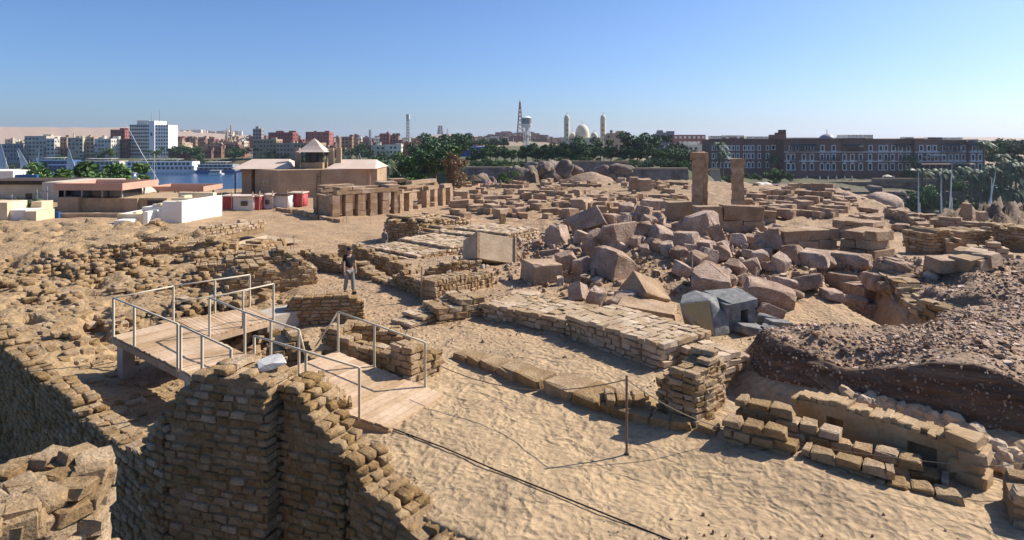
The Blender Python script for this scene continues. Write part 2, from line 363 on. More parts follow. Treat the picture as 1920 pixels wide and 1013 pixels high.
def G(u, v, zoff=0.):
    """where the view ray through a pixel of the photograph meets the ground"""
    dx, dz = (u-UC)/FP, -(v-HV)/FP
    ys = 4*np.exp(np.linspace(0, math.log(700/4), 420))
    for it in range(2):
        hz = HZ(dx*ys, ys)+zoff; k = int(np.argmax(CZ+dz*ys < hz))
        if k == 0: k = len(ys)-1
        if it == 0: ys = np.linspace(ys[k-1], ys[k], 16)
    y = ys[k]; return Vector((dx*y, y, float(hz[k])-zoff))
def gz(x, y): return float(HZ(np.array([x]), np.array([y]))[0])
# water of the river
def build_water():
    m = mat('water', (.012, .045, .105), (.02, .06, .13), scale=.02, rough=.22, spec=.5, bump=.35, bscale=.35, stretch=(1, 2.2, 1))
    b = MB().add([(-6000, -200, -18), (6000, -200, -18), (6000, 1500, -18), (-6000, 1500, -18)], [(0, 1, 2, 3)])
    b.put('river_water', m, kind='structure')
build_water()
# ---------------------------------------------------------------- brick, stone and block shapes (shared meshes)
def rough_box(name, seed, m, bev=.10, jit=.05, smooth=True, cuts=0):
    r = random.Random(seed); bm = bmesh.new(); bmesh.ops.create_cube(bm, size=1)
    for v in bm.verts: v.co += Vector((r.uniform(-jit, jit), r.uniform(-jit, jit), r.uniform(-jit, jit)))
    bmesh.ops.bevel(bm, geom=bm.edges[:], offset=bev, segments=1, affect='EDGES', profile=.6)
    for v in bm.verts: v.co += Vector((r.uniform(-jit, jit), r.uniform(-jit, jit), r.uniform(-jit, jit)))*.7
    bmesh.ops.triangulate(bm, faces=bm.faces[:])
    me = bpy.data.meshes.new(name); bm.to_mesh(me); bm.free(); me.materials.append(m)
    if smooth: me.polygons.foreach_set('use_smooth', [True]*len(me.polygons))
    return me
def hull_block(name, seed, m, chop=.5, bev=.03, n=3, rough=False):
    """quarried block with broken corners: convex hull of a cut box"""
    r = random.Random(seed); pts = []
    for x in (-.5, .5):
        for y in (-.5, .5):
            for z in (-.5, .5):
                p = Vector((x+r.uniform(-.07, .07), y+r.uniform(-.07, .07), z+r.uniform(-.07, .07)))
                if r.random() < chop:
                    for ax in range(3):
                        q = p.copy(); q[ax] *= 1-r.uniform(.25, 1.1); pts.append(q)
                else: pts.append(p)
    bm = bmesh.new(); vs = [bm.verts.new(p) for p in pts]
    h = bmesh.ops.convex_hull(bm, input=vs)
    bmesh.ops.delete(bm, geom=[g for g in h['geom_interior'] if isinstance(g, bmesh.types.BMVert)], context='VERTS')
    bmesh.ops.dissolve_limit(bm, angle_limit=R(9), verts=bm.verts[:], edges=bm.edges[:])
    bmesh.ops.bevel(bm, geom=bm.edges[:], offset=bev, segments=1, affect='EDGES')
    bmesh.ops.triangulate(bm, faces=bm.faces[:])
    if rough: bmesh.ops.subdivide_edges(bm, edges=bm.edges[:], cuts=1, use_grid_fill=True)
    for v in bm.verts: v.co += Vector((r.uniform(-1, 1), r.uniform(-1, 1), r.uniform(-1, 1)))*(.016 if rough else .008)
    bmesh.ops.triangulate(bm, faces=bm.faces[:])
    me = bpy.data.meshes.new(name); bm.to_mesh(me); bm.free(); me.materials.append(m); return me
def boulder_mesh(name, seed, m, sub=3, amp=.25, sq=(1, 1, 1)):
    r = random.Random(seed); bm = bmesh.new(); bmesh.ops.create_icosphere(bm, subdivisions=sub, radius=.5)
    ofs = [Vector((r.uniform(-9, 9), r.uniform(-9, 9), r.uniform(-9, 9))) for _ in range(2)]
    from mathutils import noise
    for v in bm.verts:
        d = noise.noise(v.co*1.7+ofs[0])*amp+noise.noise(v.co*4+ofs[1])*amp*.3
        v.co *= 1+d
        v.co = Vector((v.co.x*sq[0], v.co.y*sq[1], v.co.z*sq[2]))
    me = bpy.data.meshes.new(name); bm.to_mesh(me); bm.free(); me.materials.append(m)
    me.polygons.foreach_set('use_smooth', [True]*len(me.polygons)); return me
BRK = {k: [rough_box('brick', 100+i, M[mk], bv, j, False) for i in range(9)] for k, mk, bv, j in (('mud', 'mud', .085, .088), ('lime', 'lime', .06, .07), ('sand', 'sandstone', .03, .03), ('plast', 'plaster_mud', .09, .07))}
BRK['melt'] = [rough_box('brick', 160+i, M['mud'], .17, .13, True) for i in range(9)]
BRK['cobble'] = [rough_box('stone', 180+i, M['lime'], .26, .10, False) for i in range(9)]
VTX = {}
def vtx(me):
    if me.name not in VTX:
        V = np.empty(len(me.vertices)*3, np.float32); me.vertices.foreach_get('co', V)
        F = np.empty(len(me.polygons)*3, np.int32); me.polygons.foreach_get('vertices', F)
        VTX[me.name] = (V.reshape(-1, 3), F.reshape(-1, 3))
    return VTX[me.name]
def scatter(items, parent, name, stuffname, m, limit=300, smooth=False, minpx=8.):
    """items: (mesh, matrix); the ones that show largest become parts, the rest one joined part"""
    def px(it):
        t = it[1].translation; return max(it[1].to_scale())/max(1, t.y)*FP
    items = sorted(items, key=px, reverse=True); k = 0
    for k, (me, mx) in enumerate(items):
        if k >= limit or px((me, mx)) < minpx: break
        o = bpy.data.objects.new(name, me); COL.objects.link(o)
        if parent: o.parent = parent
        o.matrix_basis = mx
    else: k = len(items)
    rest = items[k:]
    if rest:
        VV, FF, n = [], [], 0
        for me, mx in rest:
            V, F = vtx(me); A = np.array(mx); VV.append(V@A[:3, :3].T+A[:3, 3]); FF.append(F+n); n += len(V)
        return put(stuffname, nmesh(stuffname, np.concatenate(VV), np.concatenate(FF), m, smooth), parent, kind='stuff')
def TRS(loc, rot, sc): return Matrix.LocRotScale(Vector(loc), Euler(rot), Vector(sc))
def interp(prof, s):
    return float(np.interp(s, [p[0] for p in prof], [p[1] for p in prof]))
def brick_wall(name, label, cat, pts, zb, prof, L=.36, H=.16, D=.24, thick=.5, kind='mud', core='mudcore', group=None, limit=300,
               rag=.10, gap=.022, jit=.02, miss=.012, seed=1, side=1, both=True, piece='brick', parent=None, holes=0., batter=0., irr=0.):
    """coursed wall along the polyline pts (front face), body on its left side; prof: (fraction, top z)"""
    r = random.Random(seed); pts = [Vector((p[0], p[1], 0)) for p in pts]
    T = parent or thing(name, label, cat, (0, 0, 0), 0, group)
    seg = [(pts[i+1]-pts[i]).length for i in range(len(pts)-1)]; tot = sum(seg)
    items = []; nrow = max(1, round(thick/D)); D = thick/nrow
    V, F = [], []
    topn = lambda s: interp(prof, s/tot)+rag*fbm(np.array([s*1.3]), np.array([seed*7.7]), seed)[0]*2.0
    acc = 0
    for i, ln in enumerate(seg):
        d = (pts[i+1]-pts[i]).normalized(); nrm = Vector((-d.y, d.x, 0))*side; ang = math.atan2(d.y, d.x)
        # core
        n = max(2, int(ln/.3)); k0 = len(V)
        for j in range(n+1):
            s = min(max(ln*j/n, L*.4), ln-L*.4) if ln > L*1.5 else ln*j/n; tz = topn(acc+s)-H*.75
            tz = max(tz, zb+.02)
            a = pts[i]+d*s+nrm*(D*.17); b = pts[i]+d*s+nrm*(thick-D*.17)
            V += [(a.x, a.y, zb-.5), (a.x, a.y, tz), (b.x, b.y, tz), (b.x, b.y, zb-.5)]
        for j in range(n):
            q = k0+j*4
            for e in range(3): F.append((q+e, q+4+e, q+5+e, q+1+e))
        F.append((k0, k0+1, k0+2, k0+3)); q = k0+n*4; F.append((q+3, q+2, q+1, q))
        nc = int((max(p[1] for p in prof)+rag-zb)/H)+2
        for c in range(nc):
            z = zb+c*H; off = (c % 2)*L*.5+r.uniform(-.05, .05)
            s = -off
            while s < ln-L*.15:
                l = L*r.uniform(.82-irr, 1.15+irr); s0 = max(s, 0); s1 = min(s+l, ln); s += l
                if s1-s0 < L*.3: continue
                mid = (s0+s1)/2; tp = topn(acc+mid)
                if z+H*.55 > tp+r.uniform(-.3, .3)*rag: continue
                istop = z+H*1.55 > tp-rag*.35
                edge = s0 < L*.3 or s1 > ln-L*.3
                for row in range(nrow):
                    if not (istop or edge) and 0 < row and (row < nrow-1 or not both): continue
                    if not istop and r.random() < miss: continue
                    if istop and r.random() < miss*2.5: continue
                    c0 = pts[i]+d*mid+nrm*((row+.5)*D+r.uniform(-jit, jit)+batter*(z-zb))
                    items.append((BRK[kind][r.randrange(9)], TRS((c0.x, c0.y, z+H/2+r.uniform(-.012, .012)), (r.uniform(-.05, .05)*(1+irr*3), r.uniform(-.05, .05)*(1+irr*2), ang+r.uniform(-.05, .05)*(1+irr*8)),
                                 ((s1-s0)-gap, D-gap*.6+r.uniform(-.02, .03), H-gap*.8+r.uniform(-.015, .012)*(1+irr*3)))))
        acc += ln
    put('core', mesh('core', V, F, M[core], False), T)
    mk = {'mud': 'mud', 'lime': 'lime', 'sand': 'sandstone', 'plast': 'plaster_mud'}[kind]
    scatter(items, T, piece, piece+'work', M[mk], limit)
    return T
# ---------------------------------------------------------------- foreground: retaining wall, walkway, terrace
brick_wall('mud_brick_rampart', 'tall shaded mud brick retaining wall dropping into the dark pit below the terrace', 'wall', WALLF[:3]+[(-6.9, 12.07)], -3.7,
           [(0, -.12), (.55, -.12), (.72, -.2), (.74, .02), (.80, -.05), (.84, -.2), (.93, -.1), (1, -.02)], L=.30, H=.142, D=.26, thick=.55, seed=3, rag=.10, both=False, holes=.03, miss=.02, gap=.035, jit=.03)
brick_wall('buttress', 'broken mud brick buttress rising in steps to a high ragged top beside the wooden walkway', 'wall', [(-7.0, 12.0), (-6.3, 11.55), (-4.18, 10.95)], -3.7,
           [(0, .10), (.10, .42), (.16, .95), (.30, 1.25), (.42, 1.65), (.52, 1.95), (.62, 2.08), (.86, 2.0), (.95, 1.9), (1, 1.75)], L=.30, H=.142, D=.3, thick=.9, seed=5, rag=.16, both=True, miss=.015, gap=.03, jit=.03)
brick_wall('mud_brick_rampart', 'sloping ragged mud brick wall below the sand with a lit crumbling top edge', 'wall', [(-4.15, 11.30), (-2.83, 10.75), (-1.3, 9.6), (1.2, 7.7), (3.2, 5.7)], -3.7,
           [(0, 1.75), (.06, 1.55), (.11, 1.0), (.16, .72), (.22, .30), (.30, .12), (.36, .05), (.5, .02), (1, -.05)], L=.30, H=.142, D=.27, thick=.72, seed=8, rag=.12, both=True, miss=.015, gap=.03, jit=.03)
# eroded stump at the lower left
def stump():
    T = thing('mud_brick_stump', 'sunlit weathered mud brick stump with rounded melted bricks standing alone in the pit', 'wall', (-6.1, 7.75, -3.7))
    r = random.Random(5); items = []
    from mathutils import noise
    bm = bmesh.new(); bmesh.ops.create_cone(bm, cap_ends=True, segments=64, radius1=1.12, radius2=.80, depth=5.4)
    bmesh.ops.subdivide_edges(bm, edges=[e for e in bm.edges if abs(e.verts[0].co.z-e.verts[1].co.z) > 1], cuts=70)
    for v in bm.verts:
        d = Vector((v.co.x, v.co.y, 0))
        if d.length > .01: v.co += d.normalized()*(noise.noise(v.co*1.3)*.18+noise.noise(Vector((v.co.x*3, v.co.y*3, v.co.z*9)))*.10+noise.noise(v.co*9)*.05)
    me = bpy.data.meshes.new('core'); bm.to_mesh(me); bm.free(); me.materials.append(M['mud'])
    me.polygons.foreach_set('use_smooth', [True]*len(me.polygons)); put('core', me, T, loc=(0, 0, 2.72))
    for c in range(26):
        z = 5.5-c*.19; rad = .90+.008*c; n = 16; wid = 1 if c < 6 else .55
        for k in range(n):
            a = 2*math.pi*(k+.5*(c % 2)+r.uniform(-.12, .12))/n
            if c > 7 and r.random() < .12: continue
            if c == 0 and math.cos(a) < -.2: continue
            if c == 1 and math.cos(a) < -.6: continue
            rr = rad-.10+r.uniform(-.06, .04)+.10*math.sin(a*3+c*.35)
            items.append((BRK['mud'][r.randrange(9)], TRS((rr*math.cos(a), rr*math.sin(a), z+r.uniform(-.03, .03)), (r.uniform(-.16, .16), r.uniform(-.16, .16), a+math.pi/2+r.uniform(-.15, .15)),
                         (.39*r.uniform(.7, 1.1), .4, .20*r.uniform(.8, 1.1)))))
    for k in range(18):
        items.append((BRK['mud'][k % 9], TRS((r.uniform(-.6, .6), r.uniform(-.6, .6), 5.36), (0, 0, r.random()*6), (.42, .34, .28))))
    scatter(items, T, 'brick', 'brickwork', M['mud'], smooth=True)
stump()
# ruined brick rows of the terrace
def terrace():
    T = thing('brick_terrace', 'wide ruined mud brick terrace of eroded rows and holes behind the wooden walkway', 'ruin')
    r = random.Random(11); items = []; a = math.atan2(-.61, .79)
    rows = []
    for q in np.arange(3.0, 44.0, .34):
        p = -42 + r.random()
        while p < 6:
            p += .46*r.uniform(.9, 1.15)
            if r.random() < .25: p += r.uniform(0, .5)
            rows.append((p, q))
    PQ = np.array(rows); X = PQ[:, 0]*.79-PQ[:, 1]*(-.61); Y = PQ[:, 0]*(-.61)+PQ[:, 1]*.79
    ok = (sdist(X, Y, TERR) > .25) & (np.abs(X) < Y*.86+2) & (Y > 12.3) & (Y < 47)
    ok &= (vnoise(X*.45, Y*.45, 41)+vnoise(PQ[:, 0]*.25, PQ[:, 1]*1.6, 43)) > np.where(Y < 19, .10, -.06)-.9*np.clip(vnoise(X*.13, Y*.13, 47), -.2, .3)
    dk = linedist(X, Y, [(-11.3, 18.4), (-5.2, 14.6)])[0]
    ok &= ~((dk < 1.2) & (rng.random(len(X)) < .6))
    ok &= ~((np.hypot(X+7.6, Y-14.0) < 1.2))
    X, Y = X[ok], Y[ok]; Z = HZ(X, Y); hgt = vnoise(X*.6, Y*.6, 45)
    for x, y, z, h in zip(X, Y, Z, hgt):
        n = 1 + (h > .08) + (h > .2) + (h > .32)
        for k in range(n):
            items.append((BRK['mud'][r.randrange(9)], TRS((x+r.uniform(-.05, .05), y+r.uniform(-.05, .05), z-.03+k*.15+r.uniform(-.05, .04)), (r.uniform(-.13, .13), r.uniform(-.13, .13), a+r.uniform(-.22, .22)+(math.pi/2 if r.random() < .15 else 0)),
                         (.43*r.uniform(.8, 1.1), .31*r.uniform(.8, 1.05), .17*r.uniform(.8, 1.1)))))
    scatter(items, T, 'brick', 'brickwork', M['mud'])
terrace()
for k, (u, v, wpx, hh, lab) in enumerate([(500, 545, 150, .95, 'stepped mud brick mass at the far end of the wooden platform'), (330, 470, 180, .55, 'low mud brick ridge along the back edge of the terrace'),
                                     (455, 505, 170, .6, 'crumbled mud brick bank with brown faces behind the walkway railing')]):
    c = G(u, v+10); L_ = wpx/FP*c.y
    brick_wall('brick_bank', lab, 'ruin', [(c.x-L_/2, c.y-.2), (c.x+L_/2, c.y+1.6)], c.z-.2, [(0, c.z+hh*.5), (.2, c.z+hh), (.55, c.z+hh*.9), (.8, c.z+hh*1.05), (1, c.z+hh*.35)],
               L=.4, H=.16, D=.3, thick=2.0, seed=30+k, rag=.25, miss=.06, jit=.06, gap=.03)
# ---------------------------------------------------------------- wooden walkway
def walkway():
    T = thing('wooden_walkway', 'wooden plank walkway with pale metal railings crossing the mud brick terrace', 'walkway', (0, 0, 0))
    def planks(A, B, C_, D_, n, gap=.012, th=.04):
        """deck quad A-B front edge, D-C back edge, boards run from front to back"""
        A, B, C_, D_ = map(Vector, (A, B, C_, D_)); r = random.Random(n)
        for k in range(n):
            e = gap/((B-A).length)/2
            f0, f1 = k/n+e, (k+1)/n-e; o = r.uniform(-.02, .02); dz = r.uniform(-.004, .004)
            p = [A.lerp(B, f0), A.lerp(B, f1), D_.lerp(C_, f1), D_.lerp(C_, f0)]
            ax = (p[3]-p[0]).normalized()*o; p = [q+ax+Vector((0, 0, dz)) for q in p]
            MB().add([tuple(q) for q in p]+[(q.x, q.y, q.z-th) for q in p], [(0, 1, 2, 3), (7, 6, 5, 4), (0, 4, 5, 1), (1, 5, 6, 2), (2, 6, 7, 3), (3, 7, 4, 0)]).put('plank', M['wood'], T)
    def beam(a, b, wd=.06, h=.16, mt='wood', nm='beam'):
        a, b = Vector(a), Vector(b); d = (b-a).normalized(); s = d.cross(Vector((0, 0, 1))).normalized()*wd/2; z = Vector((0, 0, h/2))
        v = [a-s-z, a+s-z, a+s+z, a-s+z, b-s-z, b+s-z, b+s+z, b-s+z]
        MB().add(v, [(0, 3, 2, 1), (4, 5, 6, 7), (0, 1, 5, 4), (1, 2, 6, 5), (2, 3, 7, 6), (3, 0, 4, 7)]).put(nm, M[mt], T)
    zd = .55
    a0, a1, b1, b0 = (-11.1, 17.8, zd), (-7.93, 15.24, zd), (-6.95, 16.45, zd), (-10.15, 19.25, zd)
    planks(a0, a1, b1, b0, 28)
    c0, c1, d1, d0 = (-7.91, 15.22, zd-.005), (-6.0, 13.75, .44), (-4.95, 15.1, .44), (-6.93, 16.43, zd-.005)
    planks(c0, c1, d1, d0, 17)
    e0, e1, f1, f0 = (-5.98, 14.7, .46), (-2.52, 13.17, .07), (-1.58, 14.9, .07), (-4.6, 16.75, .46)
    planks(e0, e1, f1, f0, 20, .015)
    g0, g1, h1, h0 = (-8.43, 17.75, zd+.005), (-7.25, 19.55, zd+.005), (-8.5, 20.85, zd+.005), (-10.12, 19.27, zd+.005)
    planks(g0, g1, h1, h0, 16)
    lo = lambda p, d=.13: (p[0], p[1], p[2]-d)
    for p, q in ((a0, a1), (b0, (-8.43, 17.75, zd)), (c0, c1), (d0, d1), (e0, e1), (f0, f1), (g0, g1), (h0, h1), (a0, b0), (e1, f1), (g1, h1)): beam(lo(p), lo(q))
    def post(p, h, r=.025):
        MB().box((p[0], p[1], p[2]-.12+h/2+.06), (r*2, r*2, h+.12)).put('post', M['rail'], T)
        return Vector((p[0], p[1], p[2]+h))
    def rail(pts, r=.024): MB().tube(pts, r, 6).put('rail', M['rail'], T, True)
    lerp = lambda p, q, t: tuple(Vector(p).lerp(Vector(q), t))
    h = 1.05
    # front railing
    fr = [post(lerp(a0, a1, t), h) for t in (.01, .36, .985)]; rail(fr)
    fr2 = [post(lerp(c0, c1, t), h) for t in (.03, .45, .97)]; rail(fr2)
    # left end and back railing
    bl = [fr[0]]+[post(p, h) for p in (lerp(b0, a0, .02),)]; rail(bl)
    br = [bl[1]]+[post(lerp(h0, h1, t), h) for t in (.5, .98)]; rail(br); rail([p-Vector((0, 0, .5)) for p in br])
    b3 = [post(lerp(g0, g1, t), h) for t in (.02, .5, .98)]; rail(b3)
    b4 = [b3[0]]+[post(lerp(d0, d1, t), h) for t in (.05, .5, .95)]; rail(b4)
    # ramp railings
    r1 = [post(lerp(e0, e1, t), h) for t in (.02, .42, .80)]; rail(r1)
    r2 = [post(lerp(f0, f1, t), h) for t in (.02, .38, .84)]; rail(r2)
    rail([b4[-1], b4[-1]+Vector((.15, .1, -.75))]); rail([r2[0], r2[0]+Vector((-.55, -.1, -.85))]); 
    # piers
    for p, wd in ((lerp(a0, b0, .2), .4), (lerp(a1, b1, .3), .55), (lerp(a1, b1, .8), .4), (lerp(g1, h1, .25), .3), (lerp(g1, h1, .8), .3), (lerp(c1, d1, .3), .4), (lerp(e0, f0, .7), .4)):
        zz = gz(p[0], p[1]); tp = p[2]-.21
        if tp-zz > .1: MB().box((p[0], p[1], (tp+zz-.3)/2), (wd, wd*.8, tp-zz+.3), rz=-.68).put('pier', M['concrete'], T)
    MB().box((-7.6, 20.6, .22), (1.7, 1.0, .5), rz=.85).put('landing_slab', M['concrete'], T)
walkway()
# white stone lying on the wall top
put('white_stone', hull_block('white_stone', 83, M['whitestone'], .9, .02), None, (-4.35, 11.55, 1.98), (.1, -.12, .5), (.44, .36, .12), label='white broken stone lying on the top of the brick buttress', cat='stone')
# rope posts and ropes
def sag(a, b, d, n=12): return [Vector(a).lerp(Vector(b), t/n)-Vector((0, 0, d*4*(t/n)*(1-t/n))) for t in range(n+1)]
def rope_post(u, v, h, label, lean=0.):
    p = G(u, v); T = thing('rope_post', label, 'post', p, 0, 'thin posts carrying the barrier ropes')
    MB().tube([(0, 0, -.2), (lean, 0, h)], .024, 8).put('rod', M['rust'], T)
    MB().lathe([(.05, -.03), (.045, .03)], n=8).put('foot', M['ropedark'], T)
    return p+Vector((lean, 0, h-.08))
p1 = rope_post(1175, 853, 1.53, 'thin metal rope post standing alone in the open foreground sand')
q0 = Vector((-1.62, 14.8, .75))
MB().tube(sag(q0, p1, .35, 20), .011, 5).put('barrier_rope', M['rope'], label='thin rope sagging from the ramp railing to the lone post in the sand', cat='rope', group='barrier ropes')
q1 = G(1800, 925)+Vector((.6, 0, .45)); q1b = P(1345, 800, .35)
MB().tube(sag(p1, q1b, .1, 10)+sag(q1b, q1, .12, 16)[1:]+sag(q1, q1+Vector((5, .6, .4)), .05, 6)[1:], .011, 5).put('barrier_rope', M['rope'], label='thin rope running from the lone post along the foot of the front brick wall', cat='rope', group='barrier ropes')
e = [G(u, v) for u, v in ((735, 806), (830, 842), (930, 885), (1030, 925), (1140, 970), (1260, 1018), (1340, 1060))]
MB().tube([p+Vector((0, 0, .03)) for p in e], .014, 5).put('ground_rope', M['ropedark'], label='dark rope lying across the sand from the corner of the ramp', cat='rope')
p2 = Vector((-3.42, 12.2, .05)); T = thing('rope_post', 'short black leaning rope post beside the ramp and the buttress', 'post', p2, 0, 'thin posts carrying the barrier ropes')
MB().tube([(0, 0, 0), (.06, 0, .62)], .03, 8).put('rod', M['ropedark'], T)
# ---------------------------------------------------------------- court: kerb, stone wall, brick stubs
def kerb():
    A, B = P(845, 668, .05), P(1140, 772, .05); d = (B-A).normalized(); nrm = Vector((-d.y, d.x, 0)); ln = (B-A).length
    T = thing('stone_kerb', 'low flat topped mud kerb running along the edge of the sunken court', 'kerb', (0, 0, 0)); r = random.Random(4)
    s = 0
    while s < ln:
        l = r.uniform(.5, .95); m_ = A+d*(s+l/2)+nrm*(.3+.28*s/ln+r.uniform(-.02, .02))
        put('stone', BRK['mud'][r.randrange(9)], T, (m_.x, m_.y, .0), (0, 0, math.atan2(d.y, d.x)+r.uniform(-.03, .03)), (l+.02, .6+.5*s/ln, .40+r.uniform(-.04, .02))); s += l
kerb()
brick_wall('masonry_ruin', 'long low stone masonry wall with a wide paved top in front of the granite rubble', 'wall', [P(905, 600, 0), P(1060, 634, 0), P(1245, 700, 0)], -.05,
           [(0, .62), (.4, .64), (1, .74)], L=.34, H=.155, D=.3, thick=2.1, kind='lime', core='mudcore', seed=14, rag=.05, both=True, jit=.03, miss=.004, gap=.022, piece='stone', irr=.35)
brick_wall('masonry_ruin', 'short stone masonry wall end behind the square mud brick stub', 'wall', [P(1340, 712, 0), P(1408, 690, 0)], -.15, [(0, .62), (1, .40)], L=.36, H=.17, D=.3, thick=1.7, kind='lime', seed=15, rag=.06, gap=.02, piece='stone', irr=.3)
def fwall(name, label, a, b, za, zb, top, cat='wall', **kw):
    A, B = P(a[0], a[1], za), P(b[0], b[1], zb)
    return brick_wall(name, label, cat, [A, B], min(za, zb)-.1, top, **kw)
brick_wall('brick_stub', 'square mud brick wall stub with a rounded top at the corner of the court', 'wall', [P(1228, 770, 0), P(1305, 806, 0), P(1362, 765, 0)], -.3, [(0, .62), (.12, .95), (.5, 1.12), (.85, 1.3), (1, 1.0)], L=.33, H=.12, D=.27, thick=.62, seed=16, rag=.10, jit=.03, gap=.016, miss=.02)
brick_wall('brick_pile', 'small cluster of mud bricks at the end of the stone kerb', 'bricks', [P(1136, 776, 0), P(1224, 778, 0)], -.05, [(0, .34), (.3, .42), (.7, .36), (1, .2)], L=.36, H=.19, D=.33, thick=.66, seed=17, rag=.06, gap=.03)
def loose_row(label, pix, sz, kind='mud', name='brick_row', seed=2, sp=.4):
    T = thing(name, label, 'bricks'); r = random.Random(seed); items = []
    for k in range(len(pix)-1):
        a, b = G(*pix[k]), G(*pix[k+1]); n = max(1, int((b-a).length/sp)); d = b-a
        for j in range(n):
            p = a.lerp(b, (j+r.uniform(.3, .7))/n)
            items.append((BRK[kind][r.randrange(9)], TRS((p.x, p.y, p.z+sz[2]*.3), (r.uniform(-.1, .1), r.uniform(-.1, .1), math.atan2(d.y, d.x)+r.uniform(-.2, .2)), (sz[0]*r.uniform(.8, 1.15), sz[1]*r.uniform(.85, 1.1), sz[2]*r.uniform(.8, 1.1)))))
    scatter(items, T, 'brick', 'brickwork', M['mud'], minpx=3)
loose_row('low row of half buried mud bricks leading from the brick cluster to the front wall', [(1190, 786), (1260, 800), (1350, 812)], (.4, .34, .22), seed=3, sp=.33)
# the double brick wall at the right and the plastered wall with a niche
brick_wall('stepped_brick_ruin', 'thick stepped mud brick wall with two rows of large bricks in the foreground sand', 'wall', [P(1352, 832, 0), P(1500, 872, 0), P(1660, 918, 0), P(1812, 950, 0)], -.05,
           [(0, .30), (.05, .52), (.4, .42), (.6, .30), (1, .14)], L=.40, H=.19, D=.36, thick=.36, seed=18, rag=.03, jit=.03, gap=.03, miss=.004)
A, B = P(1378, 818, .0), P(1815, 934, .0)
brick_wall('stepped_brick_ruin', 'upper row of the stepped mud brick wall, its bricks standing higher behind', 'wall', [(A.x+.02, A.y+.14), (B.x-.1, B.y+.28)], -.05, [(0, .75), (.25, .70), (.3, .55), (.5, .46), (.75, .30), (1, .22)], L=.40, H=.19, D=.36, thick=.38, seed=19, rag=.05, jit=.03, gap=.03, miss=.004)
def niche_wall():
    T = thing('plastered_ruin', 'ochre plastered mud wall with dark niches behind the stepped brick wall', 'wall'); r = random.Random(8)
    A, B = P(1490, 815, -.2), P(1838, 932, -.2); d = (B-A).normalized(); nrm = Vector((-d.y, d.x, 0)); ln = (B-A).length; a = math.atan2(d.y, d.x)
    A = A+nrm*.0; n = 40; hol = ((.20, .29), (.66, .80))
    def tp(s): return interp([(0, .55), (.25, .62), (.5, .60), (.8, .58), (.86, .66), (1, .62)], s)+.05*vnoise(np.array([s*14]), np.array([3.]), 4)[0]
    body = MB()
    for k in range(n):
        s0, s1 = k/n, (k+1)/n; m_ = (s0+s1)/2; c = A+d*(ln*m_)+nrm*.22; z1 = tp(m_)
        lo = -.35
        if any(h0 < m_ < h1 for h0, h1 in hol):
            body.box((c.x, c.y, (z1+.40)/2), (ln/n+.001, .44, z1-.40), rz=a)                       # lintel
            c2 = c+nrm*.15; body.box((c2.x, c2.y, (.40+lo)/2), (ln/n+.001, .14, .40-lo), rz=a)     # back of the niche
            if True: body.box((c.x-nrm.x*.05, c.y-nrm.y*.05, (-.12+lo)/2), (ln/n, .3, -.12-lo), rz=a)
        else: body.box((c.x, c.y, (z1+lo)/2), (ln/n+.002, .44+.006*math.sin(k*1.7), z1-lo), rz=a)
    me = body.me('wall_body', M['plaster_mud']); o = put('wall_body', me, T)
    for k in range(26):
        s = k/26; c = A+d*(ln*s)+nrm*(.22+r.uniform(-.05, .05)); 
        put('coping_stone', BRK['plast'][r.randrange(9)], T, (c.x, c.y, tp(s)+.02+r.uniform(-.02, .03)), (r.uniform(-.1, .1), r.uniform(-.1, .1), a+r.uniform(-.1, .1)), (ln/22, r.uniform(.34, .5), r.uniform(.10, .2)))
    for k in range(5):
        c = A+d*(ln*(.92+.04*(k % 2)))+nrm*(.2); put('end_stone', BRK['plast'][k], T, (c.x, c.y, -.15+k*.2), (0, 0, a+r.uniform(-.2, .2)), (.5, .55, .26))
niche_wall()
brick_wall('brick_stub', 'pale stone stub standing just beyond the end of the stepped brick wall', 'wall', [P(1898, 985, 0), P(1960, 1000, 0)], -.1, [(0, .55), (1, .6)], L=.4, H=.2, D=.33, thick=1.0, seed=22, rag=.05)
# ---------------------------------------------------------------- mud brick rooms in the middle ground
def W(name, label, pix, z0, tops, L=.38, H=.15, D=.3, thick=.6, cat='wall', **kw):
    """wall by the pixels of its foot; tops: heights above the foot along it"""
    pts = [P(u, v, z0) for u, v in pix]; n = len(tops)-1
    return brick_wall(name, label, cat, pts, z0-.1, [(i/n, z0+h) for i, h in enumerate(tops)], L=L, H=H, D=D, thick=thick, **kw)
W('mud_brick_ruin', 'free standing mud brick wall in front of the man in the black shirt', [(534, 612), (683, 606)], 0, [.85, .98, 1.0, .92, .9, .72], L=.3, H=.115, D=.25, thick=.6, seed=40, rag=.06, gap=.018)
W('mud_brick_ruin', 'low crumbling mud brick wall running behind the man, casting a dark shadow', [(556, 492), (636, 508), (700, 530)], -.1, [.55, .62, .55, .42, .6, .35], seed=41, rag=.10)
W('mud_brick_ruin', 'longer mud brick wall with a brown face enclosing the far side of the roofless room', [(632, 492), (700, 508), (772, 528)], -.2, [.95, 1.0, .9, .85, .7, .55], seed=42, rag=.06, thick=.5)
W('mud_brick_ruin', 'ragged mud brick wall from the man to the corner of the roofless room', [(696, 533), (760, 556), (812, 574)], -.1, [.4, .5, .85, .8, .95], seed=43, rag=.10)
W('mud_brick_ruin', 'sunlit mud brick wall with upright brick courses beside the granite rubble', [(815, 574), (926, 543)], -.05, [.95, .85, .8, .75, .7], seed=44, rag=.08, L=.2, H=.2, thick=.7)
W('mud_brick_ruin', 'short inner mud brick cross wall inside the roofless room', [(800, 524), (856, 519), (908, 512)], -.15, [.5, .55, .7, .65, .6], seed=45, rag=.12)
W('mud_brick_ruin', 'smooth mud ledge at the foot of the sunlit brick wall', [(816, 610), (910, 596)], 0, [.5, .55, .65, .7], seed=46, rag=.05, thick=1.4, L=.5, H=.2)
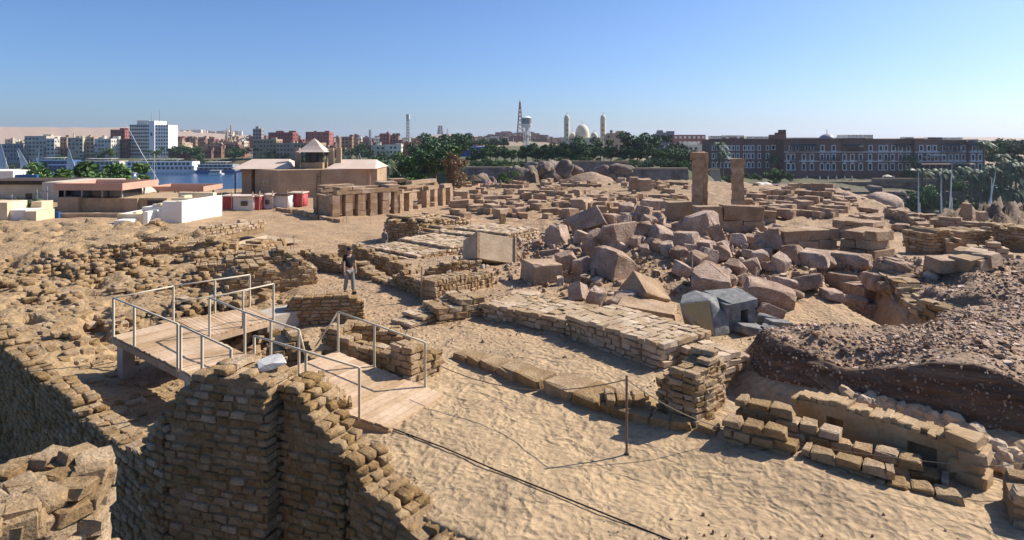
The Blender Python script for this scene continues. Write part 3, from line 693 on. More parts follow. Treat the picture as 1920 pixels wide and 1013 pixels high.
W('mud_brick_ruin', 'stepped stump of large mud bricks at the end of the ramp railing', [(722, 712), (770, 726), (830, 700)], 0, [.55, .75, .95, .9, .6], L=.36, H=.17, D=.32, thick=.75, seed=47, rag=.12, gap=.03)
W('mud_brick_ruin', 'low broken mud brick wall between the walkway and the brick stump', [(600, 672), (735, 704)], .05, [.75, .7, .5, .55, .4], L=.36, H=.16, thick=.55, seed=48, rag=.14, gap=.03)
W('mud_brick_ruin', 'short mud brick row crossing the passage behind the ramp', [(640, 652), (772, 652)], 0, [.55, .6, .5, .45], seed=49, rag=.12, gap=.03)
W('mud_brick_ruin', 'pile of eroded mud bricks beside the lower end of the platform', [(512, 690), (585, 676)], .0, [.45, .6, .75, .5], L=.34, H=.17, thick=.9, seed=50, rag=.18, gap=.03)
W('mud_brick_ruin', 'small block of mud bricks between the buttress and the ramp', [(594, 792), (662, 784)], 0, [.9, .75, .55, .35], L=.34, H=.16, thick=.7, seed=51, rag=.08, gap=.03)
W('masonry_ruin', 'scattered stone steps at the end of the mud ledge', [(770, 618), (832, 600)], 0, [.12, .3, .4, .3], L=.4, H=.13, thick=1.0, kind='lime', seed=52, rag=.12, piece='stone')
W('masonry_ruin', 'broad stone masonry terrace with a pale coursed face behind the tilted slab', [(770, 500), (857, 484), (1010, 452)], -1.15, [.55, .65, .8, .9, .9], L=.42, H=.17, D=.42, thick=5.0, kind='lime', seed=53, rag=.06, gap=.03, both=False, piece='stone', irr=.35)
W('mud_brick_ruin', 'brown mud brick mass with shaded hollows near the pillared temple', [(726, 452), (786, 456), (880, 441)], -3.0, [1.5, 2.0, 1.7, 1.9, 1.5], L=.5, H=.22, D=.8, thick=5., seed=54, rag=.3, both=False, limit=120)
W('mud_brick_ruin', 'dark mud brick face in the trench below the broad stone terrace', [(800, 462), (884, 448)], -2.6, [.9, 1.3, 1.2, .7], L=.5, H=.22, D=.6, thick=1.5, seed=55, rag=.25, limit=120)
# the walls of the left, between terrace and plaza
W('masonry_ruin', 'long rough field stone wall between the brick terrace and the plaza', [(335, 452), (415, 440), (500, 424)], -2.2, [.6, .75, .8, .75, .6], L=.55, H=.25, D=.5, thick=.9, kind='lime', seed=56, rag=.12, gap=.05, jit=.05, piece='stone', irr=.35)
W('mud_brick_ruin', 'low mud brick room wall near the grey cover sheet', [(412, 486), (470, 478), (530, 462)], -1., [.6, .5, .55, .4], seed=57, rag=.2, thick=1.2)
W('mud_brick_ruin', 'mud brick wall edge along the plaza side of the terrace', [(250, 470), (420, 468)], -.6, [.6, .8, .5, .7], L=.42, seed=58, rag=.22, thick=1.2)
W('mud_brick_ruin', 'rounded mud brick mound before the white plaster building', [(245, 436), (305, 434)], -1.6, [.3, .8, .7, .4], L=.5, H=.2, seed=59, rag=.25, thick=1.8)
for k, (u, v, s) in enumerate([(528, 470, .9), (320, 468, .6), (942, 418, 1.0), (735, 512, .5)]):
    p = G(u, v); put('stone_post', hull_block('stone_post', 800+k, M['mud'], .6, .05), None, p+Vector((0, 0, s*.45)), (0, .05, k), (s*.7, s*.6, s*1.1),
                    label=['upright weathered stone stub beside the grey cover sheet', 'dark round stone stump on the terrace ridge', 'lone upright block in the open excavation near the temple', 'broken upright stone in the passage of the roofless room'][k], cat='stone')
T = MB().add([tuple(G(u, v)+Vector((0, 0, .32))) for u, v in ((430, 468), (500, 468), (570, 458), (500, 447))], [(0, 1, 2, 3)]); T.add([(a, b, c-.06) for a, b, c in T.v[:4]], [(3, 2, 1, 0)])
T.f += [(0, 4, 5, 1), (1, 5, 6, 2), (2, 6, 7, 3), (3, 7, 4, 0)]
T.put('cover_sheet', M['cb4'], label='flat grey sheet covering an excavation pit behind the terrace', cat='sheet')
# ---------------------------------------------------------------- granite rubble
BLK = [hull_block('granite_block', 200+i, M['granite'], .35+.3*(i % 3)/2, .035, rough=True) for i in range(14)]
SBL = [hull_block('sandstone_block', 300+i, M['sandstone'], .18, .025, rough=True) for i in range(8)]
HEAP = [(255, 258, 120, 105), (430, 180, 200, 95), (390, 265, 80, 75), (440, 310, 75, 115), (595, 250, 190, 125), (575, 415, 230, 130), (310, 395, 100, 100), (400, 420, 95, 85),
        (650, 105, 90, 70), (740, 120, 80, 75), (775, 80, 100, 60), (775, 165, 80, 45), (912, 110, 60, 40), (720, 215, 140, 75), (850, 250, 130, 70), (975, 270, 130, 80), (870, 320, 90, 65),
        (1080, 190, 150, 130), (1150, 245, 70, 95), (1040, 395, 90, 90), (1100, 365, 90, 90), (1190, 350, 110, 80), (1275, 275, 80, 65), (1350, 280, 80, 65), (1470, 290, 140, 100), (1390, 320, 75, 60),
        (1490, 230, 80, 50), (1580, 355, 110, 95), (1260, 435, 100, 85), (1350, 420, 90, 70), (1395, 375, 100, 70), (1515, 405, 110, 80), (1130, 515, 220, 120), (960, 440, 100, 60), (475, 600, 95, 90),
        (370, 565, 90, 80), (640, 610, 120, 70), (1470, 685, 140, 60), (1530, 525, 130, 70), (1660, 525, 170, 70), (1680, 485, 80, 45), (1800, 430, 90, 90), (1720, 410, 90, 80),
        (330, 165, 60, 50), (560, 160, 80, 60), (630, 165, 70, 55), (830, 155, 50, 60), (910, 210, 70, 60), (960, 210, 70, 50), (690, 280, 60, 50), (1000, 320, 70, 45), (1090, 290, 80, 40),
        (1080, 310, 110, 60), (940, 350, 90, 60), (1180, 300, 60, 40), (1230, 260, 50, 40), (790, 290, 70, 50), (810, 310, 60, 50), (1450, 425, 50, 30), (1110, 440, 100, 50), (1290, 500, 80, 50),
        (1430, 490, 60, 40), (140, 295, 50, 40), (180, 265, 40, 40), (230, 360, 120, 60), (270, 350, 60, 40), (390, 320, 50, 30), (480, 255, 90, 60), (860, 215, 50, 60), (930, 165, 80, 50), (1010, 200, 60, 40),
        (1320, 350, 60, 45), (1430, 350, 60, 45), (1230, 500, 60, 50), (1350, 490, 70, 35), (700, 640, 60, 30), (1490, 210, 60, 50), (1410, 260, 70, 50)]
LABS = ['pinkish granite block with broken corners tumbled in the rubble heap', 'small angular granite fragment wedged in the rubble heap']
HI = [0]
def heap_block(x, y, w_, h_, label=None, me=None, k=None, rot=None, m=None, dz=0, dy=.9):
    u, v = 960+x/2.98, 360+(y+h_*.5)/2.98
    p = G(u, v); s = p.y/FP/2.98; r = random.Random(int(x*7+y)); k = k if k is not None else r.randrange(14)
    W_, H_ = w_*s*1.05, h_*s*1.12
    big = max(W_, H_) > 1.1
    wh = 'on top of the rubble heap' if y < 170 and 400 < x < 1050 else 'beside the long carved wall blocks' if y < 330 and x > 1050 else 'at the foot of the heap by the stepped blocks' if x > 1330 else 'on the rubble slope facing the paved terrace' if x < 520 else 'on the slope above the grey granite shrine' if y > 330 else 'in the middle of the rubble heap'
    o = put('granite_block', me or BLK[k], None, (p.x, p.y+W_*.3, p.z+H_*.40+dz), rot or (r.uniform(-.4, .4), r.uniform(-.35, .35), r.uniform(0, 6.3)), (W_*.93, W_*r.uniform(.72, 1.), H_),
            label=label or (('large granite block with broken corners ' if big else 'small angular granite fragment ')+wh), cat='stone block', group=None if label else (('large blocks ' if big else 'small fragments ')+wh))
    return o
for it in HEAP: heap_block(*it)
rr = random.Random(99)
for k in range(130):
    x, y = rr.uniform(150, 1750), rr.uniform(90, 640)
    e = ((x-950)/820)**2+((y-330)/300)**2
    if e > 1 or (560 < x < 960 and y > 330): continue
    heap_block(x, y, rr.uniform(28, 62), rr.uniform(22, 46))
heap_block(165, 455, 180, 100, 'squared granite block with a smooth sunlit top and a notch below', SBL[0], rot=(0, .05, .35))
heap_block(1480, 590, 270, 100, 'big pale granite boulder split along wedge marks lying on the path', rot=(.1, .2, -.3), k=3)
heap_block(765, 580, 190, 105, 'tilted granite beam with one dark and one lit face half buried in gravel', SBL[1], rot=(.5, .35, .5))
heap_block(790, 690, 310, 70, 'long granite slab lying along the back of the stone wall', SBL[2], rot=(0, .12, -.35))
heap_block(70, 600, 160, 50, 'long flat reddish slab behind the end of the stone wall', SBL[3], rot=(0, .1, -.2))
heap_block(620, 640, 110, 70, 'pale broken granite corner behind the long slab', rot=(.2, -.3, 1.))
def tilted_slab():
    p = G(905, 498); T = thing('tilted_slab', 'pale smooth sandstone slab leaning between the stone terrace and the brick room', 'slab', (p.x+.25, p.y+.5, p.z+.55))
    T.rotation_euler = (-.42, .22, .45)
    MB().box((0, 0, 0), (2.0, 1.5, 1.25)).put('slab_body', M['lime'], T); MB().box((1.06, -.05, .02), (.10, 1.52, 1.3)).put('edge_band', M['sandstone'], T); MB().box((-.9, -.76, 0), (.14, .04, 1.25)).put('groove_band', M['sandstone'], T)
tilted_slab()
def dark_shrine():
    p = G(1345, 622); T = thing('grey_granite_shrine', 'broken grey granite shrine with a split yellow face and fallen pieces at its foot', 'stone block', p)
    pts = [(-1.15, .1, .85), (-.95, .55, 1.0), (-.5, .75, 1.12), (.1, .5, 1.0), (.2, .1, .62), (-.75, -.25, .12), (-.2, -.45, -.05), (.28, -.30, .0), (.35, -.05, .45), (-.25, -.05, .98), (-1.05, -.05, .55), (-.3, .8, -.1), (.3, .5, -.1), (-.9, .5, .1)]
    bm = bmesh.new(); h = bmesh.ops.convex_hull(bm, input=[bm.verts.new(q) for q in pts]); bmesh.ops.dissolve_limit(bm, angle_limit=R(7), verts=bm.verts[:], edges=bm.edges[:]); bm.normal_update()
    for f in bm.faces: f.material_index = 1 if f.normal.dot(Vector((-.25, -.85, -.45)).normalized()) > .62 else 0
    bmesh.ops.bevel(bm, geom=bm.edges[:], offset=.025, segments=1, affect='EDGES')
    me = bpy.data.meshes.new('split_block'); bm.to_mesh(me); bm.free(); me.materials.append(M['greygranite']); me.materials.append(M['yellowgranite'])
    o = put('split_block', me, T); o['label'] = 'grey boulder half with a yellow split face'
    t = [(-.15, .9, 1.05), (.45, -.05, .86), (1.35, .25, .95), (1.05, 1.15, 1.1)]
    MB().add([(x, y, z-.25) for x, y, z in t]+t, [(3, 2, 1, 0), (4, 5, 6, 7)]+[(i, (i+1) % 4, 4+(i+1) % 4, 4+i) for i in range(4)]).put('top_slab', M['greygranite'], T)
    MB().box((.42, .2, .35), (.5, .5, 1.0), rz=.3).put('side_wall', M['greygranite'], T); MB().box((1.05, .6, .35), (.22, .9, 1.0), rz=.15).put('side_wall', M['greygranite'], T)
    MB().box((.8, .95, .35), (.8, .2, 1.0), rz=.2).put('back_wall', M['greygranite'], T)
    for k, (x, y, sx, sy, sz, a) in enumerate([(.95, -.05, .9, .7, .28, .3), (1.55, -.25, .5, .22, .25, -.6), (1.95, .1, .75, .4, .35, .15), (1.35, -.6, .35, .3, .28, .9), (1.75, .45, .6, .2, .4, -.5)]):
        put('granite_shard', hull_block('granite_shard', 430+k, M['greygranite'], .3, .03), None, (p.x+x, p.y+y, p.z+sz*.4), (.2*(k % 2), .15, a), (sx, sy, sz), label='grey granite shard fallen beside the broken shrine', cat='stone', group='grey shards at the shrine')
dark_shrine()
# ---------------------------------------------------------------- pillars and the temple blocks behind the heap
def pillar(pix, h, wd, cap, label, seed, tilt=0):
    p = G(*pix); T = thing('stone_pillar', label, 'pillar', p, -.25); r = random.Random(seed); z = -.2; k = 0; nk = 7
    while z < h-cap:
        hh = min(r.uniform(.8, 1.35), h-cap-z); s = 1 if k > 0 else 1.14
        put('drum', SBL[(seed+k) % 8], T, (r.uniform(-.05, .05), r.uniform(-.05, .05), z+hh/2), (0, 0, r.choice((0, math.pi/2))+r.uniform(-.05, .05)), (wd*s*r.uniform(.92, 1.02), wd*s*r.uniform(.92, 1.02), hh*1.08)); z += hh; k += 1
    put('architrave', SBL[seed % 8], T, (0, 0, h-cap/2), (0, 0, .02), (wd*1.22, wd*1.1, cap*1.06))
    return T, p
T, p = pillar((1308, 393), 7.6, 1.5, .95, 'tall square sandstone pillar with a capital block and a thinner shaft behind', 3)
for k in range(6): put('rear_shaft', SBL[(k*3) % 8], T, (1.0, .75, .55+k*1.2), (0, 0, k*1.6), (.62, .7, 1.25))
put('rear_capital', SBL[5], T, (1.0, .75, 7.15), (0, 0, 0), (.8, .9, .8))
pillar((1383, 391), 6.6, 1.45, 1.1, 'shorter square sandstone pillar with worn edges and no lintel', 6)
def blockwall(label, u0, v0, u1, v1, h, th, seed, L=1.1, name='temple_block_course', rag=.0, Hh=None, z0=None):
    a, b = G(u0, v0), G(u1, v1); z = min(a.z, b.z) if z0 is None else z0
    return brick_wall(name, label, 'wall', [a, b], z-.1, [(0, z+h), (.5, z+h), (1, z+h)], L=L, H=Hh or h/2+.05, D=th, thick=th, kind='sand', core='sandstone', seed=seed, rag=rag, gap=.012, jit=.02, miss=.0, piece='block', limit=60)
blockwall('long relief carved wall block behind the rubble heap, nearest the short pillar', 1333, 414, 1455, 420, 1.35, .9, 1, 2.4)
blockwall('long carved wall block lying directly behind the granite rubble', 1305, 436, 1434, 441, 1.45, .9, 2, 2.2)
blockwall('coursed sandstone retaining wall with a row of loose blocks on top', 1474, 482, 1572, 486, 1.6, 1.0, 3, 1.2, Hh=.5)
blockwall('stepped sandstone block pile, upper steps beside the path', 1560, 440, 1637, 452, 1.5, 2.6, 4, .9, Hh=.42)
blockwall('stepped sandstone block pile, lower steps beside the path', 1572, 490, 1640, 502, 1.5, 1.6, 5, .8, Hh=.4)
for k, (u0, v0, u1, v1, h, th) in enumerate([(1406, 399, 1465, 401, .9, .8), (1455, 404, 1562, 409, .9, .7), (1425, 386, 1500, 389, .8, .8), (1530, 396, 1590, 399, .8, .8), (1440, 378, 1545, 381, .9, .7), (1495, 369, 1560, 372, 1.0, .8), (1520, 360, 1562, 364, 1.6, .8),
                                             (1462, 364, 1520, 366, .7, .8), (1560, 380, 1580, 388, .9, .8), (1400, 372, 1430, 374, .8, .8), (1500, 352, 1545, 355, .8, .8)]):
    blockwall('low sandstone block wall of the ruined rooms beyond the pillars', u0, v0, u1, v1, h, th, 20+k, .9)['group'] = 'low room walls beyond the pillars'
for k, (u0, v0, u1, v1, h, th) in enumerate([(880, 372, 960, 375, .6, .8), (985, 366, 1060, 368, .8, .8), (1100, 376, 1190, 378, .6, .8), (900, 352, 980, 354, .7, .9), (1180, 352, 1215, 354, 1.6, .9), (1050, 350, 1130, 352, .6, .9), (1215, 372, 1290, 374, .5, .8), (840, 388, 930, 390, .5, .8),
                                             (960, 400, 1050, 383, .5, .8), (1230, 346, 1290, 347, .7, .9), (880, 398, 940, 401, .4, .8)]):
    blockwall('low block foundation wall in the field of temple ruins', u0, v0, u1, v1, h, th, 50+k, .9)['group'] = 'foundation walls in the temple field'
def single(name, label, u, v, size, rz, mk='sand', grp=None, cat='stone block', dz=.45):
    p = G(u, v); r = random.Random(int(u*3+v)); return put(name, (SBL if mk == 'sand' else BLK)[r.randrange(8)], None, p+Vector((0, 0, size[2]*dz)), (r.uniform(-.05, .05), r.uniform(-.05, .05), rz), size, label=label, cat=cat, group=grp)
single('sarcophagus_block', 'large long sandstone block with straight sides in the middle of the ruin field', 1092, 392, (2.0, 4.4, 1.5), -.35)
single('door_pier', 'squared upright door pier standing in the far ruins', 1188, 357, (1.5, 1.3, 2.4), .1); single('door_pier', 'broken wider pier beside the squared door pier in the far ruins', 1208, 358, (2.2, 1.4, 2.2), .2)
rr = random.Random(5)
for k in range(290):
    if k < 210: u, v = rr.uniform(850, 1290), rr.uniform(338, 412)
    else: u, v = rr.uniform(1390, 1580), rr.uniform(348, 412)
    if 1285 < u < 1330 and v > 370: continue
    s = rr.uniform(.5, 1.5); wh = 'beyond the two pillars' if u > 1380 else 'between the long sandstone block and the pillars' if u > 1110 else 'near the granite boulders' if v < 365 else 'beside the long sandstone block'; big = 'large ' if s > 1 else 'small '; single('sandstone_block', big+'weathered sandstone block lying loose '+wh, u, v, (s*rr.uniform(.9, 1.6), s, s*rr.uniform(.5, .9)), rr.uniform(0, 3.1), 'sand', big+'loose blocks '+wh)
for k in range(8): single('sandstone_block', 'small squared block in the row on the retaining wall', 1482+k*11, 441+rr.uniform(-1, 1), (.55, .5, .5), rr.uniform(-.2, .2), 'sand', 'blocks on the retaining wall', dz=.5)
for k, (u, v) in enumerate([(1700, 425), (1715, 418), (1690, 432), (1600, 540), (1615, 560), (1585, 548), (1560, 560), (1635, 548), (1572, 538), (1598, 578), (1620, 585), (1650, 540), (1548, 500), (1530, 498), (1595, 500)]):
    s = rr.uniform(.5, 1.1); single('path_stone', 'pale flat stone lying beside the path to the far ruins', u, v, (s*1.4, s, s*.6), rr.uniform(0, 3), 'gran', 'stones beside the path')
single('paving_slab', 'smooth pale paving slab set in the path', 1706, 447, (3.6, 2.4, .16), .1)
for k in range(90):
    u, v = rr.uniform(1575, 1745), rr.uniform(372, 432)
    if abs(u-(1640+(v-372)*.9)) < 22: continue
    s = rr.uniform(.3, 1.0); single('rubble_stone', 'rough stone in the rubble bands flanking the far end of the path', u, v, (s*1.6, s, s*.6), rr.uniform(0, 3), 'sand' if k % 2 else 'gran', 'rubble along the far end of the path', dz=.3)
W('masonry_ruin', 'low rubble wall left of the far end of the path', [(1585, 412), (1632, 424)], -2.6, [.5, .8, .6], L=.7, H=.25, D=.6, thick=1.2, kind='sand', seed=77, rag=.2, irr=.3)
W('masonry_ruin', 'low rubble wall right of the far end of the path', [(1655, 398), (1700, 415), (1722, 432)], -2.7, [.6, .8, .5], L=.7, H=.25, D=.6, thick=1.0, kind='sand', seed=78, rag=.25, irr=.3)
# ruins right of the path
W('mud_brick_ruin', 'long low dark brick wall at the far right edge of the site', [(1742, 420), (1905, 432)], -2.6, [.6, .7, .6, .7, .5], L=.9, H=.3, D=.8, thick=.8, kind='sand', seed=70, rag=.04)
W('mud_brick_ruin', 'rough dark ruin mass with layered stones right of the path', [(1742, 470), (1790, 468)], -2.1, [1.3, 1.6, 1.2], L=.6, H=.22, D=.6, thick=2.5, seed=71, rag=.35)
W('mud_brick_ruin', 'dark layered mud wall along the far right excavation', [(1800, 456), (1860, 452), (1935, 462)], -2.0, [.9, 1.2, 1.1, 1.3, 1.1], L=.6, H=.2, D=.7, thick=2.2, seed=72, rag=.3)
W('mud_brick_ruin', 'pale topped stone wall above the deep square pit', [(1815, 486), (1900, 492)], -1.6, [1.1, 1.0, 1.2, .9], L=.7, H=.3, D=.6, thick=1.2, kind='lime', seed=73, rag=.15)
W('mud_brick_ruin', 'brown wall of the excavation terrace at the right edge beyond the gravel mound', [(1840, 545), (1945, 556)], -1.5, [1.3, 1.4, 1.3, 1.5], L=.5, H=.2, D=.6, thick=1.3, seed=74, rag=.2)
for i, (u, v, s) in enumerate([(1772, 508, .9), (1800, 500, .8), (1815, 505, .9), (1835, 506, .8), (1850, 498, .9), (1810, 488, .8), (1832, 490, .8)]):
    single('cut_stone', 'pale squared stone on the edge of the gravel mound', u, v, (s*1.2, s*.8, s*.55), .2+.1*i, 'sand', 'squared stones on the mound edge')
brick_wall('earth_section', 'steep dark layered earth section cut into the side of the gravel mound', 'ruin', [(13.95, 18.2), (13.25, 21.3), (14.3, 25.2), (16.7, 28.2)], -.9, [(0, .55), (.2, .95), (.4, .6), (.55, 1.05), (.8, .8), (1, .5)], L=.5, H=.13, D=.45, thick=.9, seed=75, rag=.3, irr=.35, side=-1, jit=.09, gap=.0, miss=.05, both=False)
brick_wall('earth_section', 'short dark earth section with stones between the path and the trench', 'ruin', [(11.6, 24.6), (11.75, 28.0), (12.6, 30.4)], -1.0, [(0, -.1), (.4, .3), (.8, .2), (1, -.3)], L=.5, H=.14, D=.45, thick=1.3, seed=76, rag=.3, irr=.35, side=1, jit=.09, gap=.0, miss=.05)
for k in range(60):
    u, v = rr.uniform(1640, 1700)-.35*max(0, k-30), rr.uniform(475, 545); s = rr.uniform(.2, .6); single('loose_stone', 'small loose stone strewn at the edge of the path below the stepped blocks', u, v, (s*1.5, s, s*.55), rr.uniform(0, 3), 'gran', 'loose stones at the path edge', dz=.25)
def trough():
    a = G(1785, 478); T = thing('stone_trough', 'pale stone trough channel sloping down between blocks right of the path', 'trough', a, -.12)
    MB().box((0, 1.8, .45), (1.1, 4.2, .9)).put('base', M['sandstone'], T)
    for x in (-.45, .45): MB().box((x, 1.8, 1.02), (.24, 4.2, .34)).put('side', M['lime'], T)
trough()
single('stub_pillar', 'small square stub pillar at the far right edge of the site', 1812, 410, (.75, .7, 1.7), .1); single('stub_pillar', 'shorter square stub pillar on the dark earth bank', 1841, 414, (.8, .7, .9), .1)
# stone packing at the foot of the spoil bank
def stone_packing():
    T = thing('stone_packing', 'heap of rounded field stones packed against the foot of the dark earth bank', 'stones'); r = random.Random(3); items = []
    for k in range(260):
        u = r.uniform(1580, 1900); v = np.interp(u, [1580, 1700, 1800, 1900], [758, 790, 820, 880])+r.uniform(-14, 26)
        p = G(u, v); s = r.uniform(.16, .34)
        items.append((BRK['cobble'][r.randrange(9)], TRS((p.x, p.y, p.z+s*.25+r.uniform(0, .12)), (r.uniform(-.6, .6), r.uniform(-.6, .6), r.uniform(0, 6)), (s*1.1, s*.9, s*.75))))
    scatter(items, T, 'stone', 'stones', M['lime'])
stone_packing()
SM = [hull_block('chip', 950+i, M['pebble'], .5, .001) for i in range(4)]
def earth_bank():
    pts = [Vector((p.x, p.y, 0)) for p in BANKF]; seg = [(pts[i+1]-pts[i]).length for i in range(5)]; tot = sum(seg); ns, nt = 420, 40
    S_ = np.linspace(0, tot, ns); cum = np.concatenate([[0], np.cumsum(seg)]); PX = np.interp(S_, cum, [p.x for p in pts]); PYY = np.interp(S_, cum, [p.y for p in pts])
    k = np.ones(25)/25; PX2 = np.convolve(np.pad(PX, 12, 'edge'), k, 'valid'); PY2 = np.convolve(np.pad(PYY, 12, 'edge'), k, 'valid')
    dx, dy = np.gradient(PX2), np.gradient(PY2); l = np.hypot(dx, dy); nx, ny = -dy/l, dx/l
    off = -(.35*fbm(PX2*.7, PY2*.7, 61, 2))                       # follows the wobble of the edge
    t = np.linspace(0, 1, nt); SS, TT = np.meshgrid(S_, t, indexing='ij')
    inw = off[:, None]+.02+.50*TT**1.5; topz = HZ(PX2+nx*(off+.72), PY2+ny*(off+.72))+.02; botz = HZ(PX2-nx*.25, PY2-ny*.25)-.25
    Z = botz[:, None]+(topz-botz)[:, None]*np.minimum(TT*1.04, 1)
    d = .10*fbm(SS*1.3, Z*9, 63)+.06*fbm(SS*7, Z*16, 66)+.05*vnoise(SS*.8, Z*3, 68)
    d = d*S((1-TT)*6); inw = inw-d-.10*(1-TT)
    X = PX2[:, None]+nx[:, None]*inw; Y = PY2[:, None]+ny[:, None]*inw
    X[:, -1] += nx*.3; Y[:, -1] += ny*.3; Z[:, -1] -= .06
    i = np.arange(ns*nt).reshape(ns, nt); F = np.stack([i[:-1, :-1], i[1:, :-1], i[1:, 1:], i[:-1, 1:]], -1).reshape(-1, 4)
    T = thing('earth_bank', 'dark layered earth bank cut behind the plastered wall with stones in its face', 'earth bank'); put('cut_face', nmesh('cut_face', np.stack([X, Y, Z], -1).reshape(-1, 3), F, M['strata']), T)
    r = random.Random(4); items = []
    for _ in range(520):
        a, b = r.randrange(ns), r.randrange(2, nt-3); s = r.uniform(.018, .05)*(2 if r.random() < .06 else 1); items.append((SM[r.randrange(4)], TRS((X[a, b], Y[a, b], Z[a, b]), (r.random()*6, r.random()*6, r.random()*6), (s*1.5, s, s*.7))))
    scatter(items, T, 'stone', 'sherds', M['pebble'], limit=0)
earth_bank()
def heap_rubble():
    r = random.Random(31); items = []; N = 6500; X = rng.normal(8.5, 6.0, N); Y = rng.normal(36, 7.5, N); ok = (Y > 23) & (Y < 58) & (X > -3); X, Y = X[ok], Y[ok]; Z = HZ(X, Y)
    for x, y, z in zip(X, Y, Z):
        s = r.uniform(.06, .2)*(2.2 if r.random() < .07 else 1); items.append((BRK['cobble'][r.randrange(9)] if r.random() < .5 else SM[r.randrange(4)], TRS((x, y, z+s*.2), (r.random()*6, r.random()*6, r.random()*6), (s*1.4, s, s*.75))))
    o = scatter(items, None, 'rubble', 'heap_rubble', M['pebble'], limit=0); o['label'] = 'small broken stones and chips covering the rubble heap'; o['category'] = 'rubble'
heap_rubble()
def mound_sherds():
    r = random.Random(41); items = []; N = 26000; Y = rng.uniform(12.5, 30, N); X = Y*rng.uniform(.34, .9, N)
    inb = np.maximum(sdist(X, Y, BANK)-.55, sdist(X, Y, MOUND)-.2); ok = (inb > 0) & (fbm(X*.5, Y*.5, 87)+.35 > rng.uniform(-.25, .9, N)); X, Y = X[ok], Y[ok]; Z = HZ(X, Y); sm = [hull_block('sherd', 970+i, M['sherd'], .4, .001) for i in range(4)]
    for x, y, z in zip(X, Y, Z):
        s = r.uniform(.025, .075)*(2.2 if r.random() < .05 else 1); items.append((sm[r.randrange(4)], TRS((x, y, z+s*.08), (r.uniform(-.5, .5), r.uniform(-.5, .5), r.random()*6), (s*1.5, s*1.1, s*.5))))
    o = scatter(items, None, 'sherd', 'sherd_gravel', M['sherd'], limit=0); o['label'] = 'reddish sherds and gravel covering the earth bank and mound'; o['category'] = 'gravel'
mound_sherds()
# pebbles and gravel
def gravel():
    r = random.Random(12); items = []; pb = [hull_block('pebble', 900+i, M['pebble'], .5, .001) for i in range(4)]
    N = 26000; u = rng.uniform(0, 1920, N); Y = np.exp(rng.uniform(math.log(8), math.log(60), N)); X = (u-960)/FP*Y
    dens = fbm(X*.25, Y*.25, 77)-.16+.45*(Y > 17)+.55*(sdist(X, Y, BANK) > .3)+.55*(sdist(X, Y, MOUND) > .2)+1.1*gauss(X, Y, 6.5, 31, 5, 6)
    ok = (dens > rng.uniform(-.1, 1.3, N)) & (sdist(X, Y, PIT) < -.3); X, Y = X[ok], Y[ok]; Z = HZ(X, Y)
    for x, y, z in zip(X, Y, Z):
        s = r.uniform(.012, .03)*(1+y/38)*(1.9 if r.random() < .05 else 1)
        items.append((pb[r.randrange(4)], TRS((x, y, z+s*.2), (r.random()*6, r.random()*6, r.random()*6), (s*1.3, s, s*.7))))
    o = scatter(items, None, 'pebble', 'gravel', M['pebble'], limit=0); o['label'] = 'small pebbles and gravel strewn over the sand'; o['category'] = 'gravel'
gravel()
# ---------------------------------------------------------------- plants
def leaf_crown(name, seed, m, n=1500, size=.5, blobs=9, R0=(3.2, 3.2, 2.6), lift=1., dense=.55):
    """crown of leaf-sized faces spread over overlapping clumps"""
    r = np.random.default_rng(seed); C = r.normal(0, .48, (blobs, 3))*np.array(R0); C[:, 2] += R0[2]*lift*.2; rad = r.uniform(.3, .6, blobs)*min(R0)
    k = r.integers(0, blobs, n); d = r.normal(0, 1, (n, 3)); d /= np.linalg.norm(d, axis=1)[:, None]
    p = C[k]+d*(rad[k]*r.uniform(dense, 1.08, n))[:, None]*np.array([1, 1, .85])
    a = r.normal(0, 1, (n, 3))+d*.6; a /= np.linalg.norm(a, axis=1)[:, None]; b = np.cross(a, r.normal(0, 1, (n, 3))); b /= np.linalg.norm(b, axis=1)[:, None]; s = (size*r.uniform(.5, 1.2, n))[:, None]
    V = np.stack([p-a*s*.5, p+b*s*.34, p+a*s*.6, p-b*s*.34], 1).reshape(-1, 3); F = np.arange(n*4).reshape(n, 4)
    return nmesh(name, V, F, m)
def trunk_mesh(name, h, r0, seed, m=None, limbs=4):
    q = random.Random(seed); b = MB(); b.tube([(0, 0, -.5), (q.uniform(-.1, .1), 0, h*.5), (q.uniform(-.2, .2), q.uniform(-.2, .2), h)], [r0*1.25, r0, r0*.6], 8)
    for k in range(limbs):
        a = k*6.28/limbs+q.uniform(-.4, .4); l = h*.8; b.tube([(0, 0, h*q.uniform(.6, .95)), (math.cos(a)*l*.35, math.sin(a)*l*.35, h*1.25), (math.cos(a)*l*.7, math.sin(a)*l*.7, h*1.55)], [r0*.5, r0*.33, r0*.12], 6)
    return b.me(name, M['bark'] if m is None else m)
TREE = [(leaf_crown('crown', 10+i, M[mk], 2300, .55, 11), trunk_mesh('trunk', 2.6, .22, i)) for i, mk in enumerate(('leaf', 'leafdark', 'leaf', 'leafdark', 'leafbright'))]
def tree(loc, h, label, kind=0, wide=1., group=None, name='tree', rz=0.):
    """tree of height h: trunk, limbs and a leafy crown"""
    T = thing(name, label, 'tree', loc, rz, group); s = h/7.6
    put('trunk', TREE[kind][1], T, (0, 0, 0), None, (s, s, s)); put('crown', TREE[kind][0], T, (0, 0, 4.5*s), None, (s*wide, s*wide, s)); return T
def bush(loc, r, label, kind=0, group=None, flat=.8):
    T = thing('bush', label, 'bush', loc, random.random()*6, group); put('foliage', TREE[kind][0], T, (0, 0, r*.45), None, (r/3.4, r/3.4, r/3.4*flat)); put('stem', TREE[kind][1], T, (0, 0, 0), None, (r/6, r/6, r/7)); return T
